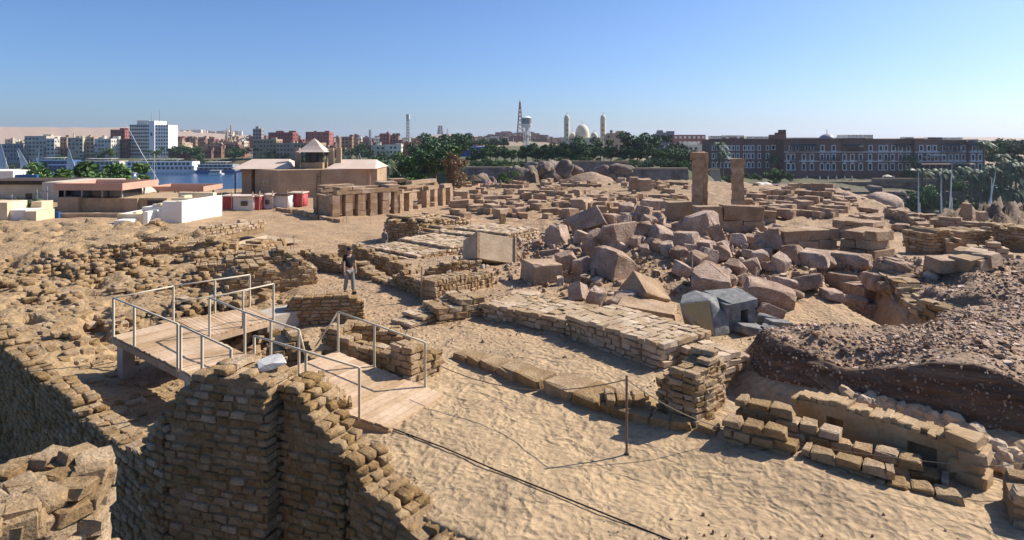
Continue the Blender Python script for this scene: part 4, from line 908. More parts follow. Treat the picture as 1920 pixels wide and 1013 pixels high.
def palm_mesh(seed, n=26, L=2.6, m='palm', droop=1.):
    r = random.Random(seed); V = []; F = []
    for k in range(n):
        a = k*2.399+r.uniform(-.2, .2); el = r.uniform(-.35, 1.25); l = L*r.uniform(.8, 1.1); d = Vector((math.cos(a), math.sin(a), 0)); sd_ = Vector((-d.y, d.x, 0)); pts = []
        for j in range(8):
            t = j/7; pts.append(d*(l*t*math.cos(el*.8))+Vector((0, 0, l*(math.sin(el)*t-droop*.75*t*t))))
        for j in range(7):
            for s in (-1, 1):
                for e in range(2):
                    p = pts[j].lerp(pts[j+1], e*.5); q = pts[j].lerp(pts[j+1], e*.5+.42); w_ = l*.20*math.sin(math.pi*min(.95, (j+e*.5+.8)/8))+.05
                    i = len(V); tip = (p+q)/2+sd_*s*w_+(pts[j+1]-pts[j])*.8-Vector((0, 0, w_*.55)); V += [p, q, tip]; F.append((i, i+1, i+2))
    return mesh('crown', V, F, M[m])
PALM = [palm_mesh(i) for i in range(3)]; PALMD = palm_mesh(9, 9, 1.3, 'palmdry', 1.9)
def ptrunk(h, seed):
    r = random.Random(seed); return MB().tube([(0, 0, -.5), (r.uniform(-.15, .15), r.uniform(-.1, .1), h*.5), (0, 0, h)], [.3, .22, .24], 8).me('trunk', M['palmbark'])
PTR = [ptrunk(1, i) for i in range(2)]
def palm(loc, h, label, s=1., group=None, k=0, dry=True):
    T = thing('palm_tree', label, 'palm', loc, k*1.3, group); put('trunk', PTR[k % 2], T, (0, 0, 0), None, (s, s, h)); put('crown', PALM[k % 3], T, (0, 0, h), None, s)
    if dry: put('dry_fronds', PALMD, T, (0, 0, h-.1*s), None, s)
    return T
# ---------------------------------------------------------------- pillared temple
def temple():
    A, B, C_ = P(627, 413, -3.5), P(742, 403, -3.5), P(842, 386, -3.5)
    T = thing('pillared_temple', 'restored sandstone temple with a row of square pillars under heavy lintels', 'temple', (A.x, A.y, -3.5))
    def loc(p): return (p.x-A.x, p.y-A.y)
    r = random.Random(2); H = 3.0
    def row(a, b, n, h, wd=.95, base=0, lint=.5, skip=()):
        ang = math.atan2(b.y-a.y, b.x-a.x)
        for k in range(n):
            p = a.lerp(b, k/(n-1)); x, y = loc(p)
            for c in range(3):
                if k in skip and c > 0: continue
                put('pillar_block', BRK['sand'][r.randrange(9)], T, (x, y, h*(c+.5)/3-.05), (0, 0, ang+r.uniform(-.02, .02)), (wd*r.uniform(.97, 1.03), wd, h/3+.005))
        for k in range(n-1):
            if k in skip: continue
            p = a.lerp(b, (k+.5)/(n-1)); x, y = loc(p); l = (b-a).length/(n-1)
            put('lintel', BRK['sand'][r.randrange(9)], T, (x, y, h+lint/2), (0, 0, ang), (l*1.02, wd*1.1, lint+.02))
            if r.random() < .75: put('roof_slab', BRK['sand'][r.randrange(9)], T, (x, y+.6, h+lint+.16), (0, r.uniform(-.03, .03), ang+r.uniform(-.1, .1)), (l*r.uniform(.7, 1.1), 2.0, .32))
    row(A, B, 6, H)
    nb = (B-A).normalized(); nv = Vector((-nb.y, nb.x, 0))
    row(A+nv*4.5, B+nv*4.5, 5, H)
    row(B+nb*.5, C_, 7, 2.7, .85, skip=(2, 4)); row(B+nv*4, C_+nv*4, 5, 3.2, .9, skip=(1,))
    put('roof_slab', BRK['sand'][1], T, (*loc(B+nv*2.5), 3.9), (0, 0, .5), (2.4, 2.0, .4)); put('roof_slab', BRK['sand'][2], T, (*loc(B+nv*4+nb*2.5), 4.1), (0, 0, .5), (2.2, 2., .4))
    mid = A.lerp(B, .5)+nv*2.4; MB().box((*loc(mid), 1.45), ((B-A).length*.96, .5, 2.9), rz=math.atan2(nb.y, nb.x)).put('cella_wall', M['cb1'], T)  # cella wall toned darker to paint the shade between the pillars
    for t, l in ((A+nv*2.2, 4.4),): MB().box((*loc(t), 1.4), (.5, l, 2.8), rz=math.atan2(nb.y, nb.x)).put('end_wall', M['sandstone'], T)
    x, y = loc(A.lerp(B, .5)); MB().box((x, y+1, .02), (12, 7, .3), rz=math.atan2(nb.y, nb.x)).put('platform', M['sandstone'], T)
temple()
loose_row('curved low stone kerb on the plaza leading to the pillared temple', [(520, 395), (560, 400), (590, 410), (640, 417)], (1.1, .6, .5), 'sand', 'plaza_kerb', 5, 1.0)
# ---------------------------------------------------------------- white plaster model building and its low walls
ZP = -3.5
def white_building():
    a, b, c = P(341, 425, ZP), P(415, 409, ZP), P(311, 422, ZP); T = thing('plaster_building', 'bright white plastered block building with stepped open rooms on its top', 'building', a)
    def q(p, dx=0, dy=0): return (p.x-a.x+dx, p.y-a.y+dy)
    d = (b-a).normalized(); n = Vector((-d.y, d.x, 0)); A_ = Vector((0, 0, 0))
    L = (b-a).length*1.02; wl = 5.2
    def bx(s0, s1, t0, t1, z0, z1, mk, nm): # along right face (s) and leftwards (t)
        c_ = d*((s0+s1)/2)+n*((t0+t1)/2); MB().box((c_.x, c_.y, (z0+z1)/2), (s1-s0, t1-t0, z1-z0), rz=math.atan2(d.y, d.x)).put(nm, M[mk], T)
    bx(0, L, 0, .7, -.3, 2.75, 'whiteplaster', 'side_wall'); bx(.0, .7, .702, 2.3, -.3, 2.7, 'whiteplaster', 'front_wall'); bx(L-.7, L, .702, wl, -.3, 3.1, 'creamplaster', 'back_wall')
    bx(.71, L-.71, .71, wl, -.3, 2.0, 'whiteplaster', 'roof_floor')
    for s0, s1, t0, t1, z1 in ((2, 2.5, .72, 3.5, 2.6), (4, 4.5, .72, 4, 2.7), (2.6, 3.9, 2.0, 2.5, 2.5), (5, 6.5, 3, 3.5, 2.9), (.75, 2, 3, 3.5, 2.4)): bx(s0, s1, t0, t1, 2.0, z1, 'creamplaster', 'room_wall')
    bx(.9, 3.0, 2.31, 4.1, -.3, 2.3, 'whiteplaster', 'stair_block')
    T2 = thing('plaster_building', 'lower white plastered block with front walls toned cream for shade and open rooms', 'building', P(277, 428, ZP)); 
    def by(x0, x1, y0, y1, z1, mk, nm): MB().b(x0, x1, y0, y1, -.3, z1).put(nm, M[mk], T2)
    by(-.5, 0, 0, 4.8, 1.75, 'whiteplaster', 'side_wall'); by(-3.3, -.51, 0, .5, 1.5, 'creamplaster', 'front_wall'); by(-3.3, -2.8, .51, 5, 1.5, 'whiteplaster', 'side_wall'); by(-2.79, -.51, .51, 5, 1.05, 'whiteplaster', 'roof_floor'); by(-2.2, -1.8, 1, 3, 1.6, 'creamplaster', 'room_wall'); by(-1.4, -.9, 3, 4.5, 1.7, 'creamplaster', 'room_wall'); by(.01, 1.9, 1.6, 5.2, 1.6, 'whiteplaster', 'side_block')  # cream front wall: shaded side of the white block put into its colour
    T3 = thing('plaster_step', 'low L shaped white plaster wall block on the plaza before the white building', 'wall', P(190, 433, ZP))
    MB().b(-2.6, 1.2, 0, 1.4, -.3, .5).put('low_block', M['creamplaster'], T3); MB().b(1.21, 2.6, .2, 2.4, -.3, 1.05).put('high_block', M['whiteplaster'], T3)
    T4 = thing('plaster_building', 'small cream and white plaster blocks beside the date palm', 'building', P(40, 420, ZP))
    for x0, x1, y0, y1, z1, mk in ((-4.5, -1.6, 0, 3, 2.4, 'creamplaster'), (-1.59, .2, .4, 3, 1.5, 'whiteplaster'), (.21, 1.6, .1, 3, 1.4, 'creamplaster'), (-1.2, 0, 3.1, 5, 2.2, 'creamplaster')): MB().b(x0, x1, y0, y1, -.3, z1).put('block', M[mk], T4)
white_building()
# ---------------------------------------------------------------- stone annex with flat canopies and the pyramid roof
def annex():
    p = P(146, 402, ZP); T = thing('stone_annex', 'low sandstone annex under a flat pinkish canopy roof on short columns', 'building', p)
    MB().b(-2.6, 0, 0, 9, -.3, 2.15).put('wing_wall', M['brownplaster'], T); MB().b(.01, 11, .6, 9, -.3, 2.0).put('front_wall', M['lime'], T); MB().b(5.6, 7.4, .3, .598, -.3, 2.0).put('recess_wall', M['brownplaster'], T)
    MB().b(8.5, 10.5, .55, .598, .9, 1.7).put('window', M['glass'], T)
    for x, y in ((-2.2, .8), (0, .8), (2.5, 1), (5, 1), (-2.2, 6), (5, 6), (2.5, 6)): MB().box((x, y, 2.7), (.18, .18, 1.3)).put('column', M['steel'], T)
    MB().b(-1.9, 4.8, 1.6, 5.8, 2.1, 2.95).put('clerestory', M['glass'], T)
    cn = MB().b(-2.8, 5.6, 0, 8, 3.2, 3.42).put('canopy_slab', M['roofpink'], T)
    for x0, x1, y0, y1 in ((-2.95, 5.75, -.15, 0.0), (-2.95, 5.75, 8.0, 8.15), (-2.95, -2.8, 0, 8), (5.6, 5.75, 0, 8)): MB().b(x0, x1, y0, y1, 3.05, 3.95).put('fascia', M['canopy'], cn)
    q = PY(330, 358, 95); T2 = thing('flat_canopy', 'second flat pinkish canopy roof behind the white plastered building', 'canopy', (q.x, q.y, ZP))
    h = q.z-ZP; c2 = MB().b(-3.9, 4.0, 0, 6, h, h+.2).put('canopy_slab', M['roofpink'], T2)
    for x0, x1, y0, y1 in ((-4.05, 4.15, -.15, 0.), (-4.05, 4.15, 6.0, 6.15), (-4.05, -3.9, 0, 6), (4.0, 4.15, 0, 6)): MB().b(x0, x1, y0, y1, h-.1, h+.65).put('fascia', M['canopy'], c2)
    for x in (-3, 0, 3): 
        for y in (.6, 5.4): MB().box((x, y, h/2), (.2, .2, h)).put('column', M['steel'], T2)
    MB().b(-3.6, 3.6, 1, 5, -.3, h-.8).put('wall', M['lime'], T2)
    q = PY(259, 361, 93); T3 = thing('pyramid_pavilion', 'small open pavilion under a pale pyramid roof', 'pavilion', (q.x, q.y, ZP)); h = q.z-ZP
    MB().add([(-1.85, -1.85, h), (1.85, -1.85, h), (1.85, 1.85, h), (-1.85, 1.85, h), (0, 0, h+2.15)], [(0, 1, 4), (1, 2, 4), (2, 3, 4), (3, 0, 4), (3, 2, 1, 0)]).put('roof', M['roofpink'], T3)
    for x in (-1.4, 1.4):
        for y in (-1.4, 1.4): MB().box((x, y, h/2), (.15, .15, h)).put('post', M['steel'], T3)
    MB().b(-1.5, 1.5, -1.2, 1.2, -.3, 2.2).put('base', M['lime'], T3)
    MB().b(-9, 14, 0, .4, -.3, .75).put('plaza_parapet', M['lime'], None, loc=P(125, 412, ZP), label='low stone parapet along the far side of the plaza', cat='wall')
    b = P(104, 412, ZP); T4 = thing('notice_case', 'blue and brown display case standing against the plaza parapet', 'display case', (b.x, b.y-.6, ZP)); MB().b(-.9, .2, 0, .3, 0, 1).put('case', M['canopy'], T4); MB().b(.21, .8, 0, .3, 0, 1).put('panel', M['signblue'], T4)
annex()
def left_houses():
    T = thing('village_house', 'low cream village house with a flat roof behind the date palm', 'house', (-76, 100, -5))
    MB().b(-14, 9, 0, 10, -2, 4.0).put('wall', M['creamplaster'], T); MB().b(-8, 5, -.4, 8, 4.0, 4.6).put('roof_slab', M['darkwood'], T); MB().b(5.5, 12, -4, 6, -2, 4.6).put('side_wall', M['cb6'], T)
    for x in (-9, -5, 0): w_ = MB().b(x, x+1, -.06, 0, 1.3, 2.6).put('window', M['glass'], T); 
    T = thing('village_house', 'white village house at the water edge with blue panel', 'house', (-100, 118, -5)); MB().b(-8, 8, 0, 8, -2, 5.2).put('wall', M['whiteplaster'], T); MB().b(8.05, 12, .5, 1, 1, 4.5).put('panel', M['signblue'], T)
    T = thing('village_house', 'slanted sandy wall house between the palm and the stone annex', 'house', (-64, 96, -5)); MB().prism([(-4, 0), (5, 0), (5, 6), (-4, 6)], -1, 4, [4.2, 3.4, 3.4, 4.2]).put('wall', M['cb4'], T)
    palm(P(52, 408, -4), 1.5, 'shaggy date palm with drooping fronds on the plaza', 1.15, k=0)
    for u, vt in ((22, 365), (69, 355), (88, 350)):
        p = P(u, 405, -4); h = (CZ-(vt-HV)/FP*p.y)+4; T = thing('utility_pole', 'thin utility pole near the date palm and cream house', 'pole', p, 0, 'poles by the village houses'); MB().tube([(0, 0, 0), (0, 0, h)], .07, 6).put('pole', M['steel'], T); MB().box((0, 0, h*.85), (1.1, .08, .08)).put('crossarm', M['steel'], T)
    tree((-90, 128, -10), 13, 'dense round green tree beside the river behind the houses', 0, 1.15); tree((-82, 131, -9), 11, 'lower green tree leaning against the dense round tree', 2, 1.2)
    bush((-97, 122, -5), 4.2, 'wide green bush at the riverside before the dense tree', 0); bush((-112, 128, -5), 4.5, 'flat green hedge bush along the left riverbank', 4)
    tree((-76, 124, -7), 6.6, 'green tree top rising behind the pink canopy', 2, 1.5)
left_houses()
# ---------------------------------------------------------------- brown museum building with the pagoda roofed tower
def museum():
    p = P(522, 376, ZP); T = thing('museum_building', 'brown rendered museum building with pinkish sheet roofs and a small roofed tower', 'building', p)
    h = 4.7; k = p.y/FP
    def X(u): return (u-522)*k
    MB().prism([(0, 0), (X(692), 6), (X(692), 14), (X(440), 12), (X(457), 4.5)], -.5, h).put('main_wall', M['brownplaster'], T)
    MB().prism([(X(423), 6), (X(446), 5.2), (X(452), 10), (X(423), 12)], -.5, h-.1).put('wing_wall', M['brownplaster'], T)
    MB().prism([(X(446), 6.2), (X(456), 5.0), (X(458), 9), (X(448), 9)], -.5, h-.4).put('link_wall', M['brownplaster'], T)
    for t in (.42, .56):
        a = Vector((X(457), 4.5)).lerp(Vector((0, 0)), t); dd = Vector((-X(457), -4.5)).normalized(); f = MB().box((a.x-.05, a.y-.06, 2.6), (.85, .1, .95), rz=math.atan2(dd.y, dd.x)).put('window', M['roofpink'], T); MB().box((a.x-.08, a.y-.12, 2.6), (.65, .08, .75), rz=math.atan2(dd.y, dd.x)).put('pane', M['glass'], f)
    for x0, x1, y0, y1, z0, z1 in ((X(415), X(520), 3.6, 9, h+.05, h+1.5), (X(595), X(694), 4, 10, h+.05, h+1.4)):
        MB().add([(x0, y0, z0), (x1, y0, z0), (x1-1.2, y1, z1), (x0+1.2, y1, z1), (x0, y1+5, z0), (x1, y1+5, z0)], [(0, 1, 2, 3), (3, 2, 5, 4), (0, 3, 4), (1, 5, 2), (4, 5, 1, 0)]).put('roof', M['roofpink'], T)
    MB().add([(X(413), 4.5, h-.7), (X(450), 4.0, h-.4), (X(440), 8, h+.7), (X(418), 9, h+.3)], [(0, 1, 2, 3)]).put('porch_roof', M['roofpink'], T)
    for x, y in ((X(415), 5), (X(417), 8)): MB().box((x, y, h/2-.4), (.15, .15, h-.2)).put('porch_post', M['darkwood'], T)
    # parapet steps, tower
    MB().b(X(470), X(512), 6, 7, h, h+.5).put('parapet', M['brownplaster'], T)
    tx = X(563); tw = 2.3
    tb = MB().b(tx-tw*.8, tx+tw*.8, 5.6, 8.6, h+.01, h+1.0).put('tower_base', M['lime'], T)
    for x in (-1.6, -.5, .6, 1.6):
        for y in (5.8, 8.4): MB().box((tx+x, y, h+1.9), (.16, .16, 1.9)).put('tower_post', M['darkwood'], T)
    MB().b(tx-1.2, tx+1.2, 6.2, 8, h+1, h+2.7).put('tower_core', M['glass'], T)
    V = []; F = []; prof = [(2.45, 0), (1.9, .35), (1.2, 1.0), (.55, 1.75), (.0, 2.3)]
    for rr_, z in prof: V += [(tx-rr_, 7.1-rr_*.9, h+2.75+z), (tx+rr_, 7.1-rr_*.9, h+2.75+z), (tx+rr_, 7.1+rr_*.9, h+2.75+z), (tx-rr_, 7.1+rr_*.9, h+2.75+z)]
    for i in range(len(prof)-1):
        for j in range(4): F.append((i*4+j, i*4+(j+1) % 4, i*4+4+(j+1) % 4, i*4+4+j))
    F.append((3, 2, 1, 0)); MB().add(V, F).put('tower_roof', M['roofpink'], T)
    for x in (-3.1, 2.6, 3.9): MB().box((tx+x, 8, h+1.7), (.8, .6, 3.4)).put('chimney', M['cb4'], T)
    lx = X(590); L_ = thing('ladder', 'tall wooden ladder leaning on the brown museum wall', 'ladder', (p.x+lx, p.y+1.6, ZP))
    for s in (-.28, .28): MB().tube([(s, 0, 0), (s, .85, 4.6)], .06, 6).put('stile', M['darkwood'], L_)
    for i in range(11): MB().tube([(-.28, .08*i+.04, .4+.4*i), (.28, .08*i+.04, .4+.4*i)], .04, 5).put('rung', M['darkwood'], L_)
    MB().b(X(676), X(680), 5.3, 5.45, 0, h).put('drain_pipe', M['canopy'], T)
museum()
def shelters():
    for k, (u0, u1, v, mk, lab) in enumerate([(417, 436, 398, 'tarpred', 'red tarpaulin shelter front at the end of the work huts'), (437, 475, 399, 'tarpwhite', 'white sheeted work hut with a small dark window beside red tarpaulin'), (476, 488, 398, 'tarpred', 'red tarpaulin panel between the two white work huts'),
                                              (489, 512, 396, 'tarpwhite', 'narrower white sheeted work hut with a dark window'), (513, 540, 395, 'tarpwhite', 'open white sheet shelter under a reed roof'), (541, 568, 391, 'tarpred', 'red and white tarpaulin hut at the far end of the shelters')]):
        a, b = P(u0, v, ZP), P(u1, v, ZP); w_ = b.x-a.x; T = thing('work_shelter', lab, 'shelter', a); r = random.Random(k)
        n = 8; V = []; F = []
        for i in range(n+1):
            for z in (0, .7, 1.4, 2.0): V.append((w_*i/n, r.uniform(-.1, .1), z+r.uniform(-.04, .04)))
        for i in range(n):
            for j in range(3): q = i*4+j; F.append((q, q+4, q+5, q+1))
        sh = MB().add(V, F); sh.b(0.03, w_-.03, .25, 2.2, 0, 1.9); sh.put('sheet', M[mk], T, True)
        if mk == 'tarpwhite' and u1 < 513: MB().b(w_*.4, w_*.72, -.16, -.1, .9, 1.5).put('window', M['glass'], T)
        MB().b(-.1, w_+.1, -.4, 2.4, 2.05, 2.2).put('roof', M['roofpink'] if k != 4 else M['darkwood'], T)
        for x in (0, w_): MB().tube([(x, -.3, 0), (x, -.3, 2.7)], .05, 6).put('pole', M['wood'], T)
shelters()
# fence posts along the paths
for u, v, h in ((790, 566, 1.3), (791, 454, 1.4), (848, 448, 1.2), (882, 436, 1.2), (545, 500, 1.1), (551, 486, 1.3), (1532, 448, 1.2), (1778, 350, 1), (650, 418, 1.3), (694, 420, 1.2)):
    p = G(u, v); T = thing('rope_post', 'thin weathered wooden post marking the visitors path through the ruins', 'post', p, 0, 'path marker posts'); MB().tube([(0, 0, -.2), (.02, 0, h)], .035, 6).put('rod', M['wood'], T)
# trees between temple and river
Yt = 122
tree((*PY(795, 352, Yt).xy, -4.5), 9.5, 'dense dark green tree behind the pillared temple', 3, 1.15); tree((*PY(815, 352, Yt+6).xy, -4.5), 10, 'tall green tree behind the dry brown tree', 2, 1.1); tree((*PY(770, 352, Yt+10).xy, -4.5), 9, 'loose green tree beside the palm behind the museum', 0, 1.1)
bush((*PY(765, 345, Yt-6).xy, -3.6), 2.6, 'bright yellow green bush under the dark tree', 4); bush((*PY(745, 348, Yt).xy, -3.6), 2.4, 'dark green bush beside the palm trunk', 1)
T = thing('dry_tree', 'dry brown bushy tree without green leaves left of the boulders', 'tree', (*PY(850, 352, 118).xy, -3.8)); put('trunk', TREE[0][1], T, (0, 0, 0), None, .9); put('crown', leaf_crown('crown', 70, M['leafdry'], 5200, .42, 14, (2.5, 2.2, 3.2), 1, .2), T, (0, 0, 3.6))
palm((*PY(724, 345, 118).xy, -4), 5.6, 'single palm with a thick crown behind the museum corner', 1.0, k=1); tree((*PY(700, 330, 140).xy, -6), 8, 'green tree behind the museum roof', 1, 1.2)
bush((*PY(944, 352, 138).xy, -3.4), 2.1, 'round bright bush in front of the granite boulders', 4); bush((*PY(880, 345, 138).xy, -3.2), 1.8, 'yellowish bush by the thatched kiosk', 0)
def kiosk():
    p = PY(887, 356, 130); T = thing('kiosk', 'small round thatched kiosk hut by the boulders', 'kiosk', p); MB().lathe([(1.4, 0), (1.4, 1.3)], n=10).put('wall', M['canopy'], T); MB().lathe([(2.0, 1.9), (.7, 2.7), (.05, 3.0)], n=10).put('roof', M['darkwood'], T)
    for a in range(5): MB().tube([(1.3*math.cos(a*1.25), 1.3*math.sin(a*1.25), 1.2), (1.3*math.cos(a*1.25), 1.3*math.sin(a*1.25), 2.0)], .07, 5).put('post', M['darkwood'], T)
kiosk()
# ---------------------------------------------------------------- town across the river
def house(name, label, u0, u1, vt, y, mk, vb=None, d=None, group=None, fl=3.2, wm='glass', cat='building', rows=True, roofbits=True, seed=0, yaw=0., wfrac=.45):
    """flat roofed block: u0-u1 and roof row vt seen at distance y; windows on front and right side"""
    r = random.Random(seed+int(u0*13+y)); a, b = PY(u0, vt, y), PY(u1, vt, y); wd = b.x-a.x; cx = (a.x+b.x)/2
    zb = gz(cx, y+2)-1 if vb is None else PY(u0, vb, y).z
    d = d or wd*r.uniform(.6, 1.); h = max(5.5, a.z-zb)
    T = thing(name, label, cat, (cx, y, zb), yaw, group)
    MB().b(-wd/2, wd/2, 0, d, -3, h).put('wall', M[mk], T)
    n = max(1, int((h-1)/fl)); nx = max(2, int(wd/2.6)); ny = max(2, int(d/3.)); wb = MB()
    if rows:
        for k in range(n):
            z0 = h-(k+1)*fl+.9
            if z0 < .3: continue
            for i in range(nx):
                if r.random() < .12: continue
                x = -wd/2+(i+.5)*wd/nx; wb.b(x-wd/nx*wfrac*.6, x+wd/nx*wfrac*.6, -.08, .05, z0, z0+1.5)
            for i in range(ny):
                if r.random() < .15: continue
                yy = (i+.5)*d/ny; wb.b(wd/2-.05, wd/2+.08, yy-.55, yy+.55, z0, z0+1.5)
        if wb.v: wb.put('windows', M[wm], T, kind='stuff')
    if roofbits:
        rb = MB(); rb.b(-wd/2, wd/2, 0, .25, h, h+.8); rb.b(wd/2-.25, wd/2, .26, d, h, h+.8)
        for _ in range(r.randint(1, 3)): x, yy = r.uniform(-wd*.35, wd*.25), r.uniform(d*.2, d*.7); rb.b(x, x+r.uniform(1.5, wd*.25+1.6), yy, yy+2.5, h, h+r.uniform(1.4, 3))
        rb.put('roof_parapet', M[mk], T)
    return T
BIG = [(-6, 44, 272, 520, 'cb9', 'long low grey building with rows of windows at the left end of the waterfront'), (46, 87, 257, 525, 'cb6', 'pale grey waterfront block with a dark flat roof'), (87, 102, 262, 523, 'cb8', 'narrow white waterfront block beside the pale grey one'),
       (101, 125, 259, 535, 'cb5', 'brown apartment block between two pale waterfront blocks'), (127, 155, 260, 528, 'cb6', 'cream apartment block with tall plain end wall'), (155, 176, 259, 532, 'cb4', 'yellowish apartment block on the waterfront'),
       (177, 208, 262, 526, 'cb8', 'white balcony apartment block left of the tower hotel'), (207, 234, 245, 560, 'cb7', 'tall red brick block right behind the white balcony block'), (212, 236, 262, 540, 'cb1', 'reddish block partly hidden by the tower hotel'),
       (474, 490, 243, 600, 'cb9', 'slim dark concrete tower block above the brown roofs'), (503, 549, 250, 590, 'cb7', 'wide dark red brick block with flat roof'), (474, 518, 263, 520, 'cb4', 'cream block with balconies and rows of small windows'),
       (573, 617, 249, 600, 'cb7', 'maroon unfinished brick block with plain side'), (712, 730, 252, 600, 'cb7', 'red brown twin block, taller half'), (730, 747, 255, 605, 'cb1', 'red brown twin block, lower half'), (518, 596, 270, 500, 'cb4', 'beige block standing behind the museum tower'),
       (696, 722, 274, 470, 'cb6', 'grey cream block behind the museum tree'), (722, 752, 273, 470, 'cb8', 'pale cream block with long window rows behind the temple trees'), (752, 770, 272, 480, 'cb7', 'narrow red brown brick block beside the pale cream block'), (790, 825, 268, 480, 'cb1', 'brown block left of the blue fronted building'),
       (640, 660, 258, 600, 'cb2', 'brown block with a stepped roof above the town'), (855, 878, 258, 640, 'cb7', 'red brown block behind the blue fronted building')]
for k, (u0, u1, vt, y, mk, lab) in enumerate(BIG): house('apartment_block', lab, u0, u1, vt, y, mk, seed=k)
house('blue_building', 'long blue fronted building with a white sign strip beyond the brown tree', 822, 918, 276, 330, 'signblue', roofbits=False, d=20)
rr = random.Random(21); cm = ['cb1', 'cb2', 'cb3', 'cb5', 'cb1', 'cb2', 'cb4', 'cb3', 'cb6', 'cb7', 'cb5', 'cb8']; cn = dict(cb1='reddish brown', cb2='tan brown', cb3='dark brown', cb4='cream', cb5='light brown', cb6='greyish cream', cb7='brick red', cb8='whitewashed', cb9='grey')
for k in range(235):
    y = rr.choice((545, 580, 620, 680, 760, 860, 980))*rr.uniform(.96, 1.04); u = rr.uniform(0, 470) if k < 80 else rr.uniform(312, 880)
    if 232 < u < 313: continue
    wpx = rr.uniform(9, 24)*600/y; vt = (rr.uniform(266, 284) if y < 700 else rr.uniform(258, 268) if y < 900 else rr.uniform(254, 262)); mk = rr.choice(cm)
    house('town_house', 'small %s flat roofed house in the crowded town beyond the river' % cn[mk], u, u+wpx, vt, y, mk, group='small %s town houses' % cn[mk], seed=k)
for k in range(150):                                              # hill quarter and the far plateau
    u = rr.uniform(800, 1330); y = rr.uniform(560, 1500); mk = rr.choice(cm); vt = rr.uniform(255, 263)+min(6, abs(u-950)*.02)
    house('hill_house', 'tiny %s house on the hill behind the garden trees' % cn[mk], u, u+rr.uniform(6, 14), vt, y, mk, group='tiny %s hill houses' % cn[mk], seed=k, rows=k % 2 == 0, roofbits=False)
for k in range(170):
    u = rr.uniform(868, 1085); y = rr.uniform(950, 1550); x = (u-960)/FP*y; z = gz(x, y)+rr.uniform(4, 9); mk = rr.choice(cm)
    house('hill_house', 'tiny %s house crowded on the hill slope left of the cathedral' % cn[mk], u, u+rr.uniform(6, 12), HV-(z-CZ)/y*FP, y, mk, group='tiny %s houses on the hill slope' % cn[mk], seed=k, roofbits=False)
for k in range(75):
    u = -10+k*6.2+rr.uniform(-3, 3); y = rr.uniform(2300, 3000); v = 243.5+rr.uniform(-2, 2)+max(0, (u-250)*.012); mk = rr.choice(('cb6', 'cb4', 'cb8', 'cb5'))
    c = PY(u, v, y); wd = rr.uniform(12, 34); put('plateau_block', MB().b(-wd/2, wd/2, 0, wd*.6, -30, 0).me('plateau_block', M[mk]), None, c, label='faint pale housing block on the distant desert plateau', cat='building', group='housing blocks on the plateau')
for u0, u1, vt in ((1333, 1357, 255), (1360, 1395, 254), (1400, 1452, 256), (1487, 1580, 258), (1590, 1637, 253), (1697, 1713, 257), (1752, 1805, 258), (1815, 1835, 261), (1835, 1925, 264)):
    house('distant_block', 'pale distant apartment block showing above the roof of the brown hotel', u0, u1, vt, 900, 'cb8' if u0 < 1830 else 'cb2', group='pale blocks above the hotel roof', roofbits=False, vb=285)
# the white tower hotel
def tower_hotel():
    y = 540; k = y/FP; c = PY(292, 229, y); zb = -9.5; h = c.z-zb
    T = thing('tower_hotel', 'white high rise hotel tower with a blue round emblem and roof antennas', 'building', (c.x, y, zb))
    xl = (235-292)*k; xr = 20*k; L = MB().prism([(xl, 6), (xl*.2, 0), (xl*.2, 14), (xl, 18)], -2, h-2).put('left_wing', M['offwhite'], T)
    MB().prism([(xl*.2+.02, -1.2), (0, -2), (1, 15), (xl*.2+.02, 16)], -2, h+1).put('stair_tower', M['white'], T); MB().prism([(0.02, -1.2), (xr, 3), (xr, 18), (1.02, 14)], -2, h-2.4).put('right_wing', M['white'], T)
    MB().b(xl*.75, xl*.35, 6, 12, h-2, h+1.5).put('plant_room', M['offwhite'], T)
    A, B = Vector((xl, 6)), Vector((xl*.2, 0)); ang = math.atan2(B.y-A.y, B.x-A.x)
    for f in range(9):
        for i in range(9):
            p = A.lerp(B, (i+.5)/9); w_ = MB().box((p.x, p.y-.1, 3+f*3.0), (1.45, .3, 1.5), rz=ang).put('window', M['glass'], T)
    A, B = Vector((0.3, -1.1)), Vector((xr, 3)); ang = math.atan2(B.y-A.y, B.x-A.x)
    for f in range(9):
        for i in range(5):
            p = A.lerp(B, (i+.5)/5); MB().box((p.x, p.y-.05, 3+f*3.0), (.95, .3, 1.5), rz=ang).put('window', M['glass'], T)
    MB().add([(xl*.1+1.7*math.cos(a*.5236)*.55-.2, -1.75, h*.66+1.7*math.sin(a*.5236)) for a in range(12)], [tuple(range(12))]).put('emblem', M['signblue'], T)
    for x, hh in ((xl*.25, 9), (xl*-.02, 10)): MB().tube([(x, 5, h), (x, 5, h+hh)], [.35, .2], 5).put('antenna', M['steel'], T)
tower_hotel()
def minaret(u, vt, vb, y, label, mk='cb4'):
    a, b = PY(u, vb, y), PY(u, vt, y); h = b.z-a.z; T = thing('minaret', label, 'minaret', a); r = h*.045
    MB().lathe([(r*1.3, -5), (r*1.3, h*.4), (r*1.1, h*.41)], n=8).put('shaft', M[mk], T); MB().lathe([(r*1.9, h*.42), (r*1.9, h*.46), (r, h*.47), (r*.9, h*.68)], n=8).put('balcony', M[mk], T); MB().lathe([(r*1.5, h*.685), (r*1.5, h*.71), (r*.7, h*.72), (r*.6, h*.82), (r*.8, h*.87), (.05, h*.96), (.04, h)], n=8).put('crown', M[mk], T)
minaret(313, 226, 268, 560, 'slim brown minaret beside the white tower hotel'); minaret(433, 232, 270, 640, 'taller of the paired minarets above the brown town'); minaret(425, 238, 270, 650, 'shorter of the paired minarets above the brown town'); minaret(138, 243, 265, 600, 'small minaret behind the waterfront apartments', 'cb8')
